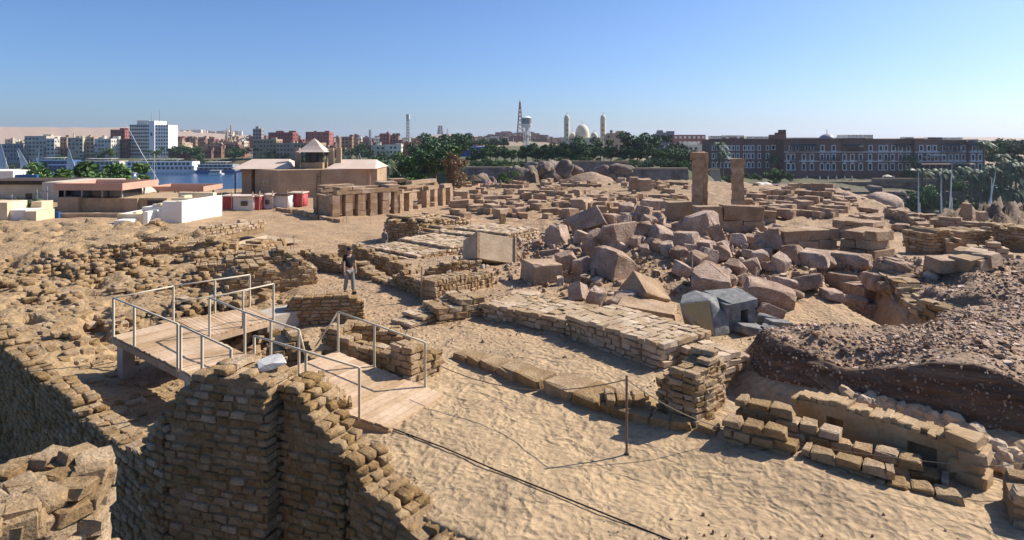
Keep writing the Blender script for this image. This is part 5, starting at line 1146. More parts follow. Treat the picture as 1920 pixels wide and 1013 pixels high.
def lattice(u, vt, vb, y, wd, label, mk='steel', top=.3):
    a, b = PY(u, vb, y), PY(u, vt, y); h = b.z-a.z; T = thing('lattice_mast', label, 'mast', a); n = 10; m_ = MB(); t = wd*.06+.08
    for sx, sy in ((-1, -1), (1, -1), (1, 1), (-1, 1)): m_.tube([(sx*wd/2, sy*wd/2, 0), (sx*wd/2*top, sy*wd/2*top, h*.95)], t, 4)
    m_.tube([(0, 0, h*.9), (0, 0, h)], t*.8, 4); m_.put('legs', M[mk], T); m2 = MB()
    for i in range(n):
        s0 = 1-(1-top)*i/n; s1 = 1-(1-top)*(i+1)/n; z0, z1 = h*.95*i/n, h*.95*(i+1)/n
        for (ax, ay), (bx, by) in (((-1, -1), (1, -1)), ((1, -1), (1, 1)), ((1, 1), (-1, 1)), ((-1, 1), (-1, -1))):
            m2.tube([(ax*wd/2*s0, ay*wd/2*s0, z0), (bx*wd/2*s1, by*wd/2*s1, z1)], t*.6, 3); m2.tube([(bx*wd/2*s0, by*wd/2*s0, z0), (ax*wd/2*s1, ay*wd/2*s1, z1)], t*.6, 3)
    m2.put('bracing', M[mk], T); return T, h
T, h = lattice(765, 215, 275, 520, 2.2, 'lattice mobile phone mast with antenna panels above the brown town', top=.8)
for z in (.93, .85): MB().lathe([(1.6, h*z), (1.6, h*z+2)], n=8).put('antenna_panels', M['offwhite'], T)
lattice(975, 188, 268, 480, 5.2, 'tall tapering red and grey lattice mast beside the water tower', 'redsteel', .12); lattice(826, 235, 252, 1600, 14, 'squat lattice pylon on the bare hill', 'steel', .6); lattice(694, 242, 275, 560, 1.8, 'short mast with dishes on a town roof', top=.8); lattice(839, 240, 255, 1600, 3, 'thin aerial on the bare hill beside the pylon', top=.4)
def water_tower():
    y = 430; a, b = PY(988, 268, y), PY(988, 218, y); h = b.z-a.z; T = thing('water_tower', 'white water tower with a dark patterned tank on slender legs', 'water tower', a); R_ = 3.4
    for k in range(6): MB().tube([(R_*.62*math.cos(k*1.047), R_*.62*math.sin(k*1.047), -3), (R_*.62*math.cos(k*1.047), R_*.62*math.sin(k*1.047), h*.62)], .26, 6).put('leg', M['white'], T)
    MB().lathe([(R_*.7, h*.56), (R_, h*.68), (R_, h*.71)], n=18).put('tank_base', M['white'], T); MB().lathe([(R_+.02, h*.712), (R_+.02, h*.93)], n=18).put('tank_band', M['cb9'], T); MB().lathe([(R_, h*.932), (R_*.6, h*.975), (.3, h)], n=18).put('cap', M['white'], T)
    MB().lathe([(R_*.25, -2), (R_*.25, h*.6)], n=8).put('riser', M['offwhite'], T); MB().lathe([(R_*.75, h*.28), (R_*.75, h*.31)], n=12).put('ring', M['white'], T)
water_tower()
def cathedral():
    y = 460; k = y/FP; c = PY(1094, 270, y); z0 = c.z
    T = thing('cathedral', 'cream cathedral with a large dome and two tall domed bell towers', 'church', c)
    zz = lambda v: CZ-(v-HV)/FP*y-z0
    def dome(x, r, zb, top, nm, yy=0):
        d = MB().lathe([(r*.98, zb-2), (r, zb)]+[(r*math.cos(t*math.pi/16)**.9, zb+(top-zb)*math.sin(t*math.pi/16)) for t in range(1, 8)]+[(.06, top+.05)], (x, yy, 0), 24).put(nm, M['church'], T, True)
        MB().box((x, yy, top+.9), (.18, .18, 1.8)).box((x, yy, top+1.15), (.9, .16, .18)).put('cross', M['steel'], d)
    MB().b(-14, 14, 2, 24, -6, zz(258)).put('nave', M['church'], T); MB().b(-9, 9, 0, 1.99, -6, zz(260)).put('porch', M['church'], T)
    MB().lathe([(5.2, zz(262)), (5.2, zz(252))], (0, 8, 0), 24).put('drum', M['church'], T); dome(0, 5.1, zz(252), zz(233), 'main_dome', 8)
    dome(-7.6, 2.6, zz(257), zz(248), 'side_dome', 3); dome(8.0, 2.6, zz(257), zz(248), 'side_dome', 3)
    for u in (1063, 1131):
        x = (u-1094)*k; t = MB().lathe([(2.05, -6), (1.95, zz(224))], (x, 1, 0), 12).put('bell_tower', M['church'], T); MB().lathe([(2.25, zz(224)+.02), (2.25, zz(223))], (x, 1, 0), 12).put('collar', M['church'], t)
        dome(x, 1.8, zz(221), zz(215.5), 'tower_dome', 1)
        for j in range(4):
            for a in (-.5, .5): MB().box((x+a, -.98, zz(262-j*9)), (.3, .12, 1.6)).put('slit_window', M['glass'], t)
cathedral()
house('apartment_block', 'sandy stepped building right of the cathedral', 1137, 1176, 252, 440, 'cb4'); house('apartment_block', 'unfinished dark concrete frame building behind the tall garden tree', 1230, 1264, 251, 400, 'cb9', wfrac=.7); T = house('apartment_block', 'red brick hotel block with white framed windows', 1263, 1323, 253, 395, 'cb7', wm='offwhite', roofbits=False); house('apartment_block', 'pale cream block in front of the red brick hotel', 1256, 1318, 274, 380, 'cb8')
# ---------------------------------------------------------------- garden bank, boulders, trees in the centre
gt = [(885, 20, 1), (909, 26, 3), (930, 42, 2), (945, 30, 3), (959, 32, 0), (987, 40, 3), (1003, 30, 1), (1017, 34, 3), (1035, 30, 1), (1050, 42, 3), (1064, 44, 1), (1080, 38, 3), (1097, 52, 3), (1112, 36, 1), (1126, 44, 1), (1145, 32, 3), (1168, 32, 1), (1182, 40, 3), (1195, 60, 3), (1212, 38, 1), (1224, 54, 3), (1245, 36, 1), (1258, 30, 3), (1277, 32, 0), (1292, 34, 0)]
gt += [(893+i*13.3, 24+(i*7 % 17), (1, 3, 0, 2)[i % 4]) for i in range(31)]
gl = ['round green tree', 'dark leafy tree', 'light green tree', 'tall dark spreading tree', 'bright tree']
for k, (u, hp_, kd) in enumerate(gt):
    y = 222+(k*37 % 40); p = PY(u, 312, y); z = gz(p.x, y); h = (CZ-(310-hp_-HV)/FP*y)-z
    tree((p.x, y, z), max(h, 4), '%s in the row of garden trees on the bank below the cathedral' % gl[kd], kd, rr.uniform(1.05, 1.35), 'garden trees below the cathedral: '+gl[kd], rz=k*1.1)
for k in range(75):
    u = rr.uniform(880, 1330); y = rr.uniform(196, 215); p = PY(u, 312, y); bush((p.x, y, gz(p.x, y)), rr.uniform(1.3, 2.4), 'low green shrub along the garden bank', rr.choice((0, 1, 2, 3)), 'shrubs on the garden bank')
for k in range(46):
    u = rr.uniform(0, 860); y = rr.uniform(492, 520); p = PY(u, 312, y); 
    if sdist(np.array([p.x]), np.array([y]), SHORE)[0] < 4: continue
    tree((p.x, y, gz(p.x, y)), rr.uniform(7, 12), 'green tree on the promenade before the waterfront buildings', rr.choice((0, 1, 3)), 1.4, 'promenade trees on the far waterfront', rz=k)
for k in range(26):
    u = rr.uniform(560, 880); y = rr.uniform(260, 420); p = PY(u, 312, y)
    if sdist(np.array([p.x]), np.array([y]), SHORE)[0] < 3: y += 150; p = PY(u, 312, y)
    tree((p.x, y, gz(p.x, y)), rr.uniform(8, 12), 'dark green tree in the park strip between town and river', rr.choice((1, 3, 0)), 1.4, 'park trees between town and river', rz=k)
BOU = [boulder_mesh('boulder', 520+i, M['boulder'], 4, .6) for i in range(5)]
for k, (u, v0, v1, wpx, lab) in enumerate([(975, 318, 356, 30, 'tall rounded granite boulder with a vertical crack line'), (996, 320, 356, 26, 'egg shaped granite boulder leaning on the tall one'), (1000, 305, 326, 28, 'smaller granite boulder resting on top of two others'), (1040, 302, 355, 50, 'largest rounded granite boulder of the bank'),
                                           (1060, 300, 326, 30, 'granite boulder wedged on the right shoulder of the largest one'), (1081, 312, 326, 17, 'small round boulder before the garden wall'), (905, 330, 352, 30, 'low smooth boulder near the thatched kiosk'), (922, 332, 352, 18, 'narrow boulder beside the low smooth one'), (1020, 300, 322, 26, 'dark boulder behind the largest boulder'),
                                           (955, 312, 330, 24, 'flat boulder on the garden bank left of the cluster'), (1165, 308, 322, 30, 'pale boulder on the slope under the garden wall'), (1130, 318, 345, 40, 'jagged dark boulder between the sand slope and wall')]):
    y = 160+(k % 4)*3; c = PY(u, (v0+v1)/2+3, y); s = y/FP; put('boulder', BOU[k % 5], None, c, (.25*(k % 3)-.2, .2*(k % 2), k*1.3), (wpx*s*1.45, wpx*s*1.2, (v1-v0)*s*1.35), label=lab, cat='boulder')
o = put('sand_slope', boulder_mesh('sand_slope', 61, M['granite'], 4, .3), None, PY(1108, 358, 158), None, (14, 11, 9), label='sandy rubble slope beside the largest boulder', cat='slope')
p = PY(1010, 356, 168); o = put('bank_rock', boulder_mesh('bank_rock', 62, M['boulder'], 3, .2), None, (p.x, 172, -12), None, (36, 12, 14), label='broad dark rock base under the boulder cluster', cat='rock')
for u0, u1, v0, v1, y, lab in ((872, 960, 316, 334, 184, 'sloping stone embankment wall left of the boulders'), (1068, 1180, 305, 320, 186, 'long stone garden wall right of the boulders'), (1175, 1290, 318, 342, 178, 'smooth grey embankment slope under the garden'), (1330, 1350, 320, 334, 200, 'pale wall end by the hotel garden')):
    a, b = PY(u0, v0, y), PY(u1, v0, y); zb = PY(u0, v1, y).z-5
    T = thing('embankment', lab, 'embankment', (a.x, y, zb)); w_ = b.x-a.x; h = a.z-zb
    MB().add([(0, -3, 0), (w_, -3, 0), (w_, 0, h), (0, 0, h), (0, 5, h), (w_, 5, h), (0, 5, 0), (w_, 5, 0)], [(0, 1, 2, 3), (3, 2, 5, 4), (0, 3, 4, 6), (1, 7, 5, 2), (4, 5, 7, 6)]).put('face', M['boulder'] if u0 < 1300 else M['cb4'], T); MB().b(0, w_, -.2, .8, h, h+.5).put('coping', M['cb4'], T)
# ---------------------------------------------------------------- the brown hotel
def hotel():
    Y0 = 240; k = Y0/FP; zb = -8.6; c = PY(1470, 300, Y0)
    T = thing('grand_hotel', 'long dark brown grand hotel with white framed windows and string courses', 'hotel', (c.x, Y0, zb))
    X = lambda u: (u-1470)*k; Z = lambda v: CZ-(v-HV)/FP*Y0-zb
    secs = [(1340, 1470, 6, 262), (1470, 1580, 0, 261.5), (1580, 1620, -.6, 261), (1620, 1712, .3, 262), (1712, 1758, -1.0, 263), (1758, 1812, 0, 264), (1812, 1841, -1.2, 265)]
    for u0, u1, dy, vt in secs:
        w_ = MB().b(X(u0)+.02, X(u1)-.02, dy, 16, -4, Z(vt)).put('wall', M['hotelbrown'], T)
        MB().b(X(u0)-.1, X(u1)+.1, dy-.7, dy+.3, Z(vt)+.01, Z(vt)+.35).put('cornice', M['hotelroof'], w_)
        if u0 >= 1470:
            for v in (285.2, 302.6): MB().b(X(u0)+.03, X(u1)-.03, dy-.18, dy-.002, Z(v)-.17, Z(v)+.17).put('string_course', M['white'], w_)
    def dyof(u): return [s for s in secs if s[0] <= u <= s[1]][0][2]
    fr = {}
    def win(u, vc, wpx, hpx, arch=False):
        w_, h_ = wpx*k, hpx*k; key = (wpx, hpx, arch)
        if key not in fr:
            t = .27; m_ = MB(); m_.b(-w_/2-t, -w_/2, -.12, .02, -h_/2, h_/2); m_.b(w_/2, w_/2+t, -.12, .02, -h_/2, h_/2); m_.b(-w_/2-t-.1, w_/2+t+.1, -.2, .02, -h_/2-t, -h_/2)
            if arch: m_.add([(-w_/2-t, -.12, h_/2), (w_/2+t, -.12, h_/2), (w_*.3, -.12, h_/2+.55), (-w_*.3, -.12, h_/2+.55), (-w_/2-t, .02, h_/2), (w_/2+t, .02, h_/2), (w_*.3, .02, h_/2+.55), (-w_*.3, .02, h_/2+.55)], [(0, 1, 2, 3), (3, 2, 6, 7), (1, 5, 6, 2), (0, 3, 7, 4), (0, 4, 5, 1)])
            else: m_.b(-w_/2-t, w_/2+t, -.14, .02, h_/2, h_/2+t)
            fr[key] = (m_.me('window', M['white']), MB().b(-w_/2, w_/2, -.05, .01, -h_/2, h_/2).b(-.05, .05, -.09, -.051, -h_/2, h_/2).me('pane', M['glass']))
        o = put('window', fr[key][0], T, (X(u), dyof(u), Z(vc))); put('pane', fr[key][1], o)
    top = [1467.5, 1633, 1652, 1662, 1676, 1689, 1704, 1724, 1738, 1749, 1770, 1782, 1798, 1806, 1822, 1834, 1542, 1563]
    for u in top[1:]: win(u, 278, 5, 9)
    for u in (1347, 1355.5, 1363.5, 1371, 1378, 1385, 1394, 1407, 1415, 1422.5, 1435, 1451): win(u, 278, 3.4, 7.5); win(u, 293.5, 3.4, 9); win(u, 311, 3.6, 9, True)
    win(1467-5, 277, 5, 7)
    for u in (1482, 1495, 1512, 1523): win(u, 278, 3.5, 7)
    mid = [1478, 1487, 1507, 1522, 1541, 1552, 1563, 1581.5, 1596.5, 1612, 1632, 1651, 1661.5, 1674, 1689, 1703, 1722, 1738, 1752, 1770, 1782, 1794, 1806, 1820, 1833]
    for u in mid:
        win(u, 295, 5, 10)
        if u < 1712 or u > 1800: win(u, 313, 5.4, 11, 1465 < u < 1640)
    for u0, u1, v in ((1480, 1530, 272.5), (1580, 1614, 272.5), (1676, 1712, 272), (1766, 1800, 271), (1806, 1840, 270.5)):
        d = min(dyof(u0+.5), dyof(u1-.5)); MB().add([(X(u0), d-.1, Z(v)+.5), (X(u1), d-.1, Z(v)+.5), (X(u1), d-1.6, Z(v)-.5), (X(u0), d-1.6, Z(v)-.5)], [(0, 1, 2, 3)]).put('awning', M['awning'], T)
    for u0, u1, v in ((1478, 1532, 283.5), (1584, 1614, 283.5), (1480, 1495, 302), (1534, 1572, 301), (1606, 1618, 302), (1656, 1668, 300.5), (1684, 1698, 300.5), (1764, 1800, 284)):
        d = min(dyof(u0+.5), dyof(u1-.5)); b_ = MB().b(X(u0), X(u1), d-1.4, d-.2, Z(v)-.2, Z(v)).put('balcony', M['hotelroof'], T); m_ = MB(); m_.b(X(u0), X(u1), d-1.42, d-1.36, Z(v)+.85, Z(v)+.95)
        n = max(3, int((u1-u0)*k/.25))
        for i in range(n): m_.b(X(u0)+(X(u1)-X(u0))*i/n, X(u0)+(X(u1)-X(u0))*i/n+.06, d-1.42, d-1.36, Z(v), Z(v)+.85)
        m_.put('railing', M['shipdark'], b_)
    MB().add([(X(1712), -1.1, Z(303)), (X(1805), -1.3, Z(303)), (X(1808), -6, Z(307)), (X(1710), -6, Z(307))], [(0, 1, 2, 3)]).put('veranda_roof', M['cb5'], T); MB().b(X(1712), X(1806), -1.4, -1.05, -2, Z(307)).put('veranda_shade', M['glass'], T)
    for u in range(1714, 1806, 11): MB().tube([(X(u), -5.7, -1), (X(u), -5.7, Z(307))], .15, 6).put('veranda_post', M['hotelroof'], T)
    for u, v in ((1726, 295.5), (1735, 291.5)): MB().add([(X(u), -1.1, Z(v)+.4), (X(u)+6, -1.1, Z(v)+.4), (X(u)+6, -3.3, Z(v)-.1), (X(u), -3.3, Z(v)-.1)], [(0, 1, 2, 3)]).put('sun_awning', M['umbrella'], T)
    for u in (1371, 1385, 1393, 1406): MB().b(X(u)-.6, X(u)+.6, 8, 9, Z(262), Z(257.5)).put('chimney', M['cb1'], T)
    MB().b(X(1459), X(1485), 5, 9, Z(262), Z(252.5)).put('roof_house', M['cb1'], T); MB().b(X(1471), X(1485), 5.2, 9.1, Z(252.5), Z(248.5)).put('roof_house', M['cb1'], T); MB().b(X(1478), X(1485.5), 5.4, 9.2, Z(248.5), Z(243)).put('roof_tower', M['cb1'], T)
    for u0, u1, v in ((1520, 1550, 260), (1620, 1640, 260), (1725, 1752, 259.5), (1772, 1787, 257.5), (1752, 1800, 262), (1712, 1730, 261.5)): MB().b(X(u0), X(u1), 6, 10, Z(264), Z(v)).put('roof_box', M['hotelroof'], T)
    dm = MB().lathe([(3., 0)]+[(3.*math.cos(t*math.pi/14), 2.2*math.sin(t*math.pi/14)) for t in range(1, 7)]+[(.1, 2.25)], (X(1580), 12, Z(262)), 18).put('roof_dome', M['steel'], T, True); MB().tube([(X(1580), 12, Z(262)+2.2), (X(1580), 12, Z(262)+4)], .12, 5).put('finial', M['steel'], dm)
    # terrace in front
    T2 = thing('hotel_terrace', 'stone hotel terrace wall with stepped ledges above the river', 'terrace', (c.x, Y0-14, zb-8))
    MB().b(X(1440), X(1770), 0, 14, 0, 7.7).put('upper_wall', M['boulder'], T2); MB().b(X(1520), X(1730), -7, -.01, 0, 4.8).put('lower_wall', M['boulder'], T2)
    MB().b(X(1600), X(1745), .6, 2, 7.72, 8.9).put('parapet', M['cb5'], T2)
    for i, u in enumerate((1490, 1513, 1528, 1543, 1558, 1571, 1626, 1646)):
        U = thing('closed_parasol', 'closed cream parasol on the hotel terrace', 'parasol', (c.x+X(u), Y0-10, zb-.3), 0, 'closed parasols on the hotel terrace'); MB().lathe([(.3, .5), (.25, 1.2), (.05, 2.0)], n=8).put('canopy', M['umbrella'], U); MB().tube([(0, 0, 0), (0, 0, .6)], .05, 5).put('pole', M['umbrella'], U)
    for u, v, lab in ((1664, 330, 'open cream parasol on the lower hotel terrace'), (1708, 318, 'open cream parasol in front of the hotel veranda'), (1756, 320, 'open cream parasol among the garden palms')):
        q = PY(u, v, Y0-9); U = thing('open_parasol', lab, 'parasol', q-Vector((0, 0, 2.2))); MB().lathe([(1.8, 2.0), (.9, 2.4), (.04, 2.7)], n=8).put('canopy', M['umbrella'], U); MB().tube([(0, 0, 0), (0, 0, 2.2)], .06, 5).put('pole', M['umbrella'], U)
    for u in (1424, 1435): q = PY(u, 342, 195); U = thing('open_parasol', 'white parasol over a riverside stall below the hotel', 'parasol', q-Vector((0, 0, 3)), 0, 'stall parasols'); MB().lathe([(2.2, 2.4), (1, 2.9), (.04, 3.1)], n=8).put('canopy', M['umbrella'], U); MB().tube([(0, 0, 0), (0, 0, 2.5)], .06, 5).put('pole', M['umbrella'], U)
    q = PY(1430, 356, 192); U = thing('riverside_stall', 'small red brown riverside stall below the hotel', 'stall', q-Vector((0, 0, 3))); MB().b(-8, 9, 0, 4, 0, 4.2).put('wall', M['cb7'], U); MB().b(-8.3, 9.3, -.3, 4.3, 4.21, 4.5).put('roof', M['hotelroof'], U)
hotel()
# palms and garden at the right
pl = [(1761, 322, 362), (1771, 326, 364), (1782, 326, 366), (1806, 318, 358), (1820, 326, 362), (1840, 324, 360), (1729, 322, 356), (1708, 296, 326), (1844, 270, 320), (1878, 294, 340), (1895, 306, 350), (1917, 312, 352), (1878, 324, 362), (1863, 352, 388), (1876, 356, 392), (1900, 358, 392), (1912, 362, 396), (1888, 360, 396), (1850, 362, 390), (1449, 297, 326), (1355, 290, 318), (1348, 272, 312), (1836, 340, 372), (1858, 318, 352), (1904, 330, 370)]
for k, (u, vt, vb) in enumerate(pl):
    y = 222 if vb < 345 else 205; y = 238 if u in (1708, 1449) else y; a, b = PY(u, vt, y), PY(u, vb, y); palm(a-Vector((0, 0, a.z-b.z)), a.z-b.z, 'tall date palm in the sloping hotel garden' if u > 1700 else 'date palm standing close to the hotel wall', 1.35+.2*(k % 3)/2, 'palms of the hotel garden' if u > 1700 else 'palms by the hotel wall', k)
def bsh(u, v, r, lab, kd=0, y=205, grp=None): return bush(PY(u, v, y), r, lab, kd, grp, 1.)
bsh(1745, 385, 4.2, 'big bright green rounded bush on the riverbank below the hotel', 4, 200); bsh(1714, 386, 3.2, 'darker green bush beside the big bright one', 0, 201)
for k in range(70):
    u = rr.uniform(1700, 1935); v = rr.uniform(318, 398)
    if u < 1850 and v < 335: continue
    bsh(u, v, rr.uniform(1.6, 3.4), 'dense garden shrub on the slope between hotel and river', rr.choice((0, 1, 3, 2, 4)), 208+(398-v)*.4, 'shrubs of the hotel garden')
for k, (u, vb, h, kd) in enumerate([(1892, 315, 52, 3), (1868, 322, 44, 1), (1912, 330, 40, 3), (1888, 300, 38, 1), (1860, 345, 38, 3), (1905, 352, 36, 1), (1880, 360, 36, 3), (1925, 345, 50, 1), (1862, 300, 32, 2)]):
    y = 245; p = PY(u, vb, y); tree(p, h*y/FP, 'dense dark tree in the hotel garden', kd, 1.4, 'dark trees in the hotel garden', rz=k)
for k in range(14):
    u = rr.uniform(1335, 1480); p = PY(u, rr.uniform(330, 345), 214); bush(p, rr.uniform(1.3, 2.3), 'green shrub at the foot of the hotel left wing', rr.choice((0, 2, 4)), 'shrubs by the hotel left wing')
for k, (u, v, wpx, hpx, lab) in enumerate([(1620, 372, 60, 26, 'smooth pale granite outcrop with ribbed flanks at the right edge of the site'), (1660, 378, 60, 40, 'sloping pale granite outcrop falling to the river'), (1590, 365, 34, 20, 'rounded granite knob on the site edge')]):
    y = 118-8*k; s = y/FP; put('granite_outcrop', boulder_mesh('granite_outcrop', 70+k, M['granite'], 3, .3), None, PY(u, v+10, y), (0, .25, .3*k), (wpx*s*1.2, wpx*s, hpx*s*1.3), label=lab, cat='rock')
for k in range(30):
    u = rr.uniform(1480, 1700); v = rr.uniform(352, 388); y = 200; put('bank_stone', BOU[k % 5], None, PY(u, v, y), (0, 0, k), (rr.uniform(2, 6), 3, rr.uniform(1.2, 2.5)), label='dark rock on the riverbank under the hotel terrace', cat='rock', group='rocks under the hotel terrace')
# ---------------------------------------------------------------- boats
def cruise_ship(u0, u1, vt, y, lab, mk='white', band='shipblue', dirn=1):
    k = y/FP; L = (u1-u0)*k; c = PY((u0+u1)/2, 262, y); T = thing('cruise_ship', lab, 'ship', (c.x, y, -18)); H = CZ-(vt-HV)/FP*y+18; wd = 12
    bow = L*.06*dirn
    MB().prism([(-L/2, 0), (L/2, 0), (L/2+bow, wd/2), (L/2, wd), (-L/2, wd)] if dirn > 0 else [(-L/2, 0), (L/2, 0), (L/2, wd), (-L/2, wd), (-L/2+bow, wd/2)], -.5, 2.0).put('hull', M[band], T)
    nd = max(2, int((H-2)/2.9)); dh = (H-2)/(nd+.3)
    for d in range(nd):
        ins = .6*d; dk = MB().b(-L/2+1+ins, L/2-1-ins*2.4, .3+ins*.2, wd-.3, 2.02+d*dh, 2.0+(d+1)*dh-.04).put('deck', M[mk], T)
        n = int((L-4)/3.2); wb = MB()
        for i in range(n): x = -L/2+2.5+ins+(L-5-ins*3.4)*(i+.5)/n; wb.b(x-1.0, x+1.0, .22+ins*.2, .32+ins*.2, 2.5+d*dh, 2.0+d*dh+dh*.78)
        wb.put('cabin_windows', M['glass'] if mk != 'shipblue' else M['shipdark'], dk, kind='stuff')
        MB().b(-L/2+.6+ins, L/2-.6-ins*2.4, .12+ins*.2, .28+ins*.2, 2.0+(d+1)*dh-.3, 2.0+(d+1)*dh+.25).put('rail_band', M['white'], dk)
    MB().b(-L*.3, L*.25, 2, wd-2, 2+nd*dh+1.6, 2+nd*dh+1.75).put('sun_roof', M['offwhite'], T)
    for i in range(8): x = -L*.29+L*.53*i/7; MB().box((x, 2.3, 2+nd*dh+.8), (.15, .15, 1.7)).put('roof_post', M['white'], T)
cruise_ship(57, 138, 298, 474, 'blue painted river cruise ship moored at the far quay', 'shipblue', 'shipdark'); cruise_ship(139, 229, 300, 470, 'cream and dark river cruise ship moored behind the felucca', 'cb6', 'shipdark'); cruise_ship(230, 366, 301, 462, 'long white river cruise ship with dark cabin windows below the tower hotel', 'white', 'white'); cruise_ship(366, 442, 307, 455, 'dark blue and white river cruise ship beside the long white one', 'cb9', 'shipblue')
def felucca(u, y, h, lab, sail=True, lean=.15, yaw=.3, grp=None):
    p = PY(u, 262, y); T = thing('felucca', lab, 'sailboat', (p.x, p.y, -18), yaw, grp)
    V = []; n = 9
    for i in range(n):
        t = i/(n-1); w_ = 1.5*math.sin(math.pi*min(.98, t*.9+.1))**.6; x = -5+10*t; z = 1.0+.7*(2*t-1)**2
        V += [(x, -w_, z), (x, -w_*.6, -.3), (x, w_*.6, -.3), (x, w_, z)]
    F = [(i*4+j, i*4+4+j, i*4+5+j, i*4+1+j) for i in range(n-1) for j in range(3)]+[(i*4+3, i*4+7, i*4+4, i*4) for i in range(n-1)]+[(0, 1, 2, 3), (4*n-1, 4*n-2, 4*n-3, 4*n-4)]
    MB().add(V, F).put('hull', M['white'], T); MB().tube([(1, 0, .5), (1, 0, h*.55)], [.16, .1], 6).put('mast', M['offwhite'], T)
    a, b = Vector((3, .3, h*.12)), Vector((-h*lean, .3, h)); MB().tube([a, a.lerp(b, .5)+Vector((-.3, 0, 0)), b], [.1, .14, .06], 6).put('yard', M['offwhite'], T)
    if sail: c = Vector((-4.2, 1.2, h*.14)); mid = (a+b+c)/3+Vector((0, .9, 0)); MB().add([a, b, c, mid], [(0, 3, 1), (1, 3, 2), (2, 3, 0)]).put('sail', M['tarpwhite'], T)
    else: MB().tube([a.lerp(b, .1), a.lerp(b, .5)+Vector((-.3, 0, -.2)), a.lerp(b, .9)], [.12, .17, .09], 6).put('furled_sail', M['tarpwhite'], T)
for u, y, h, s, lean, yaw, lab in ((8, 420, 22, True, .1, .2, 'felucca under sail at the left end of the river'), (36, 450, 17, False, .1, .1, 'felucca with furled sail moored at the far quay'), (52, 440, 18, True, .3, .4, 'felucca with slanting sail before the blue cruise ship'), (70, 455, 20, True, .25, 2.6, 'felucca sailing close to the bow of the blue cruise ship'),
                                   (136, 400, 19, True, .12, .3, 'felucca with a dark shaded sail by the granite islet'), (285, 300, 32, False, .35, .3, 'large felucca with a long slanted yard behind the pyramid roof')): felucca(u, y, h, lab, s, lean, yaw)
for u, y, h, lean, yaw in ((1725, 150, 16.5, .12, 1.), (1764, 152, 16, -.12, .8), (1787, 155, 18, .02, 1.2), (1830, 148, 17, -.35, .2), (1842, 150, 15, -.2, .2), (705, 190, 20, .25, .5)): felucca(u, y, h, 'moored felucca whose bare mast rises above the edge of the site' if u > 900 else 'moored felucca mast rising behind the museum', False, lean, yaw, 'moored feluccas below the site edge' if u > 900 else None)
def motor_boat(u, v, L, lab, mk='white'):
    p = P(u, v, -18); T = thing('motor_boat', lab, 'boat', p, .05); MB().prism([(-L/2, 0), (L*.35, 0), (L/2, 1.5), (L*.35, 3), (-L/2, 3)], -.3, 1.1).put('hull', M[mk], T); cb = MB().b(-L*.4, L*.25, .4, 2.6, 1.12, 2.6).put('cabin', M['offwhite'], T); MB().b(-L*.38, L*.22, .3, .38, 1.6, 2.2).put('windows', M['glass'], cb); MB().b(-L*.45, L*.3, .1, 2.9, 2.9, 3.1).put('roof', M['white'], T)
    for x in (-L*.4, 0, L*.27): MB().box((x, .3, 2.75), (.1, .1, .4)).put('post', M['white'], T)
for u, v, L, lab in ((218, 330, 16, 'white covered motor boat near the granite islet'), (240, 334, 14, 'white excursion boat right of the islet'), (28, 312, 13, 'white motor boat at the far left quay'), (405, 328, 10, 'small white launch below the dark cruise ship'), (100, 314, 9, 'small white boat moored by the blue cruise ship'), (228, 347, 15, 'white ferry boat with turquoise disc behind the canopies')): motor_boat(u, v, L, lab)
for k in range(26):
    p = P(rr.uniform(150, 205), rr.uniform(328, 336), -18); s = rr.uniform(2, 5); put('islet_rock', BOU[k % 5], None, p, (k, k, k), (s*1.4, s, s), label='pale granite rock of the small islet in the river', cat='rock', group='rocks of the river islet')
for k in range(8): tree((*PY(rr.uniform(845, 960), 300, 470+rr.uniform(0, 40)).xy, -2), 9, 'distant green tree behind the blue fronted building', 1, 1.3, 'trees behind the blue building')
# reeds on the left bank
for k in range(9): bush((-150+k*7, 150+rr.uniform(-6, 6), -17), 4., 'bright reed clump along the near riverbank', 4, 'reed clumps on the left bank', .8)
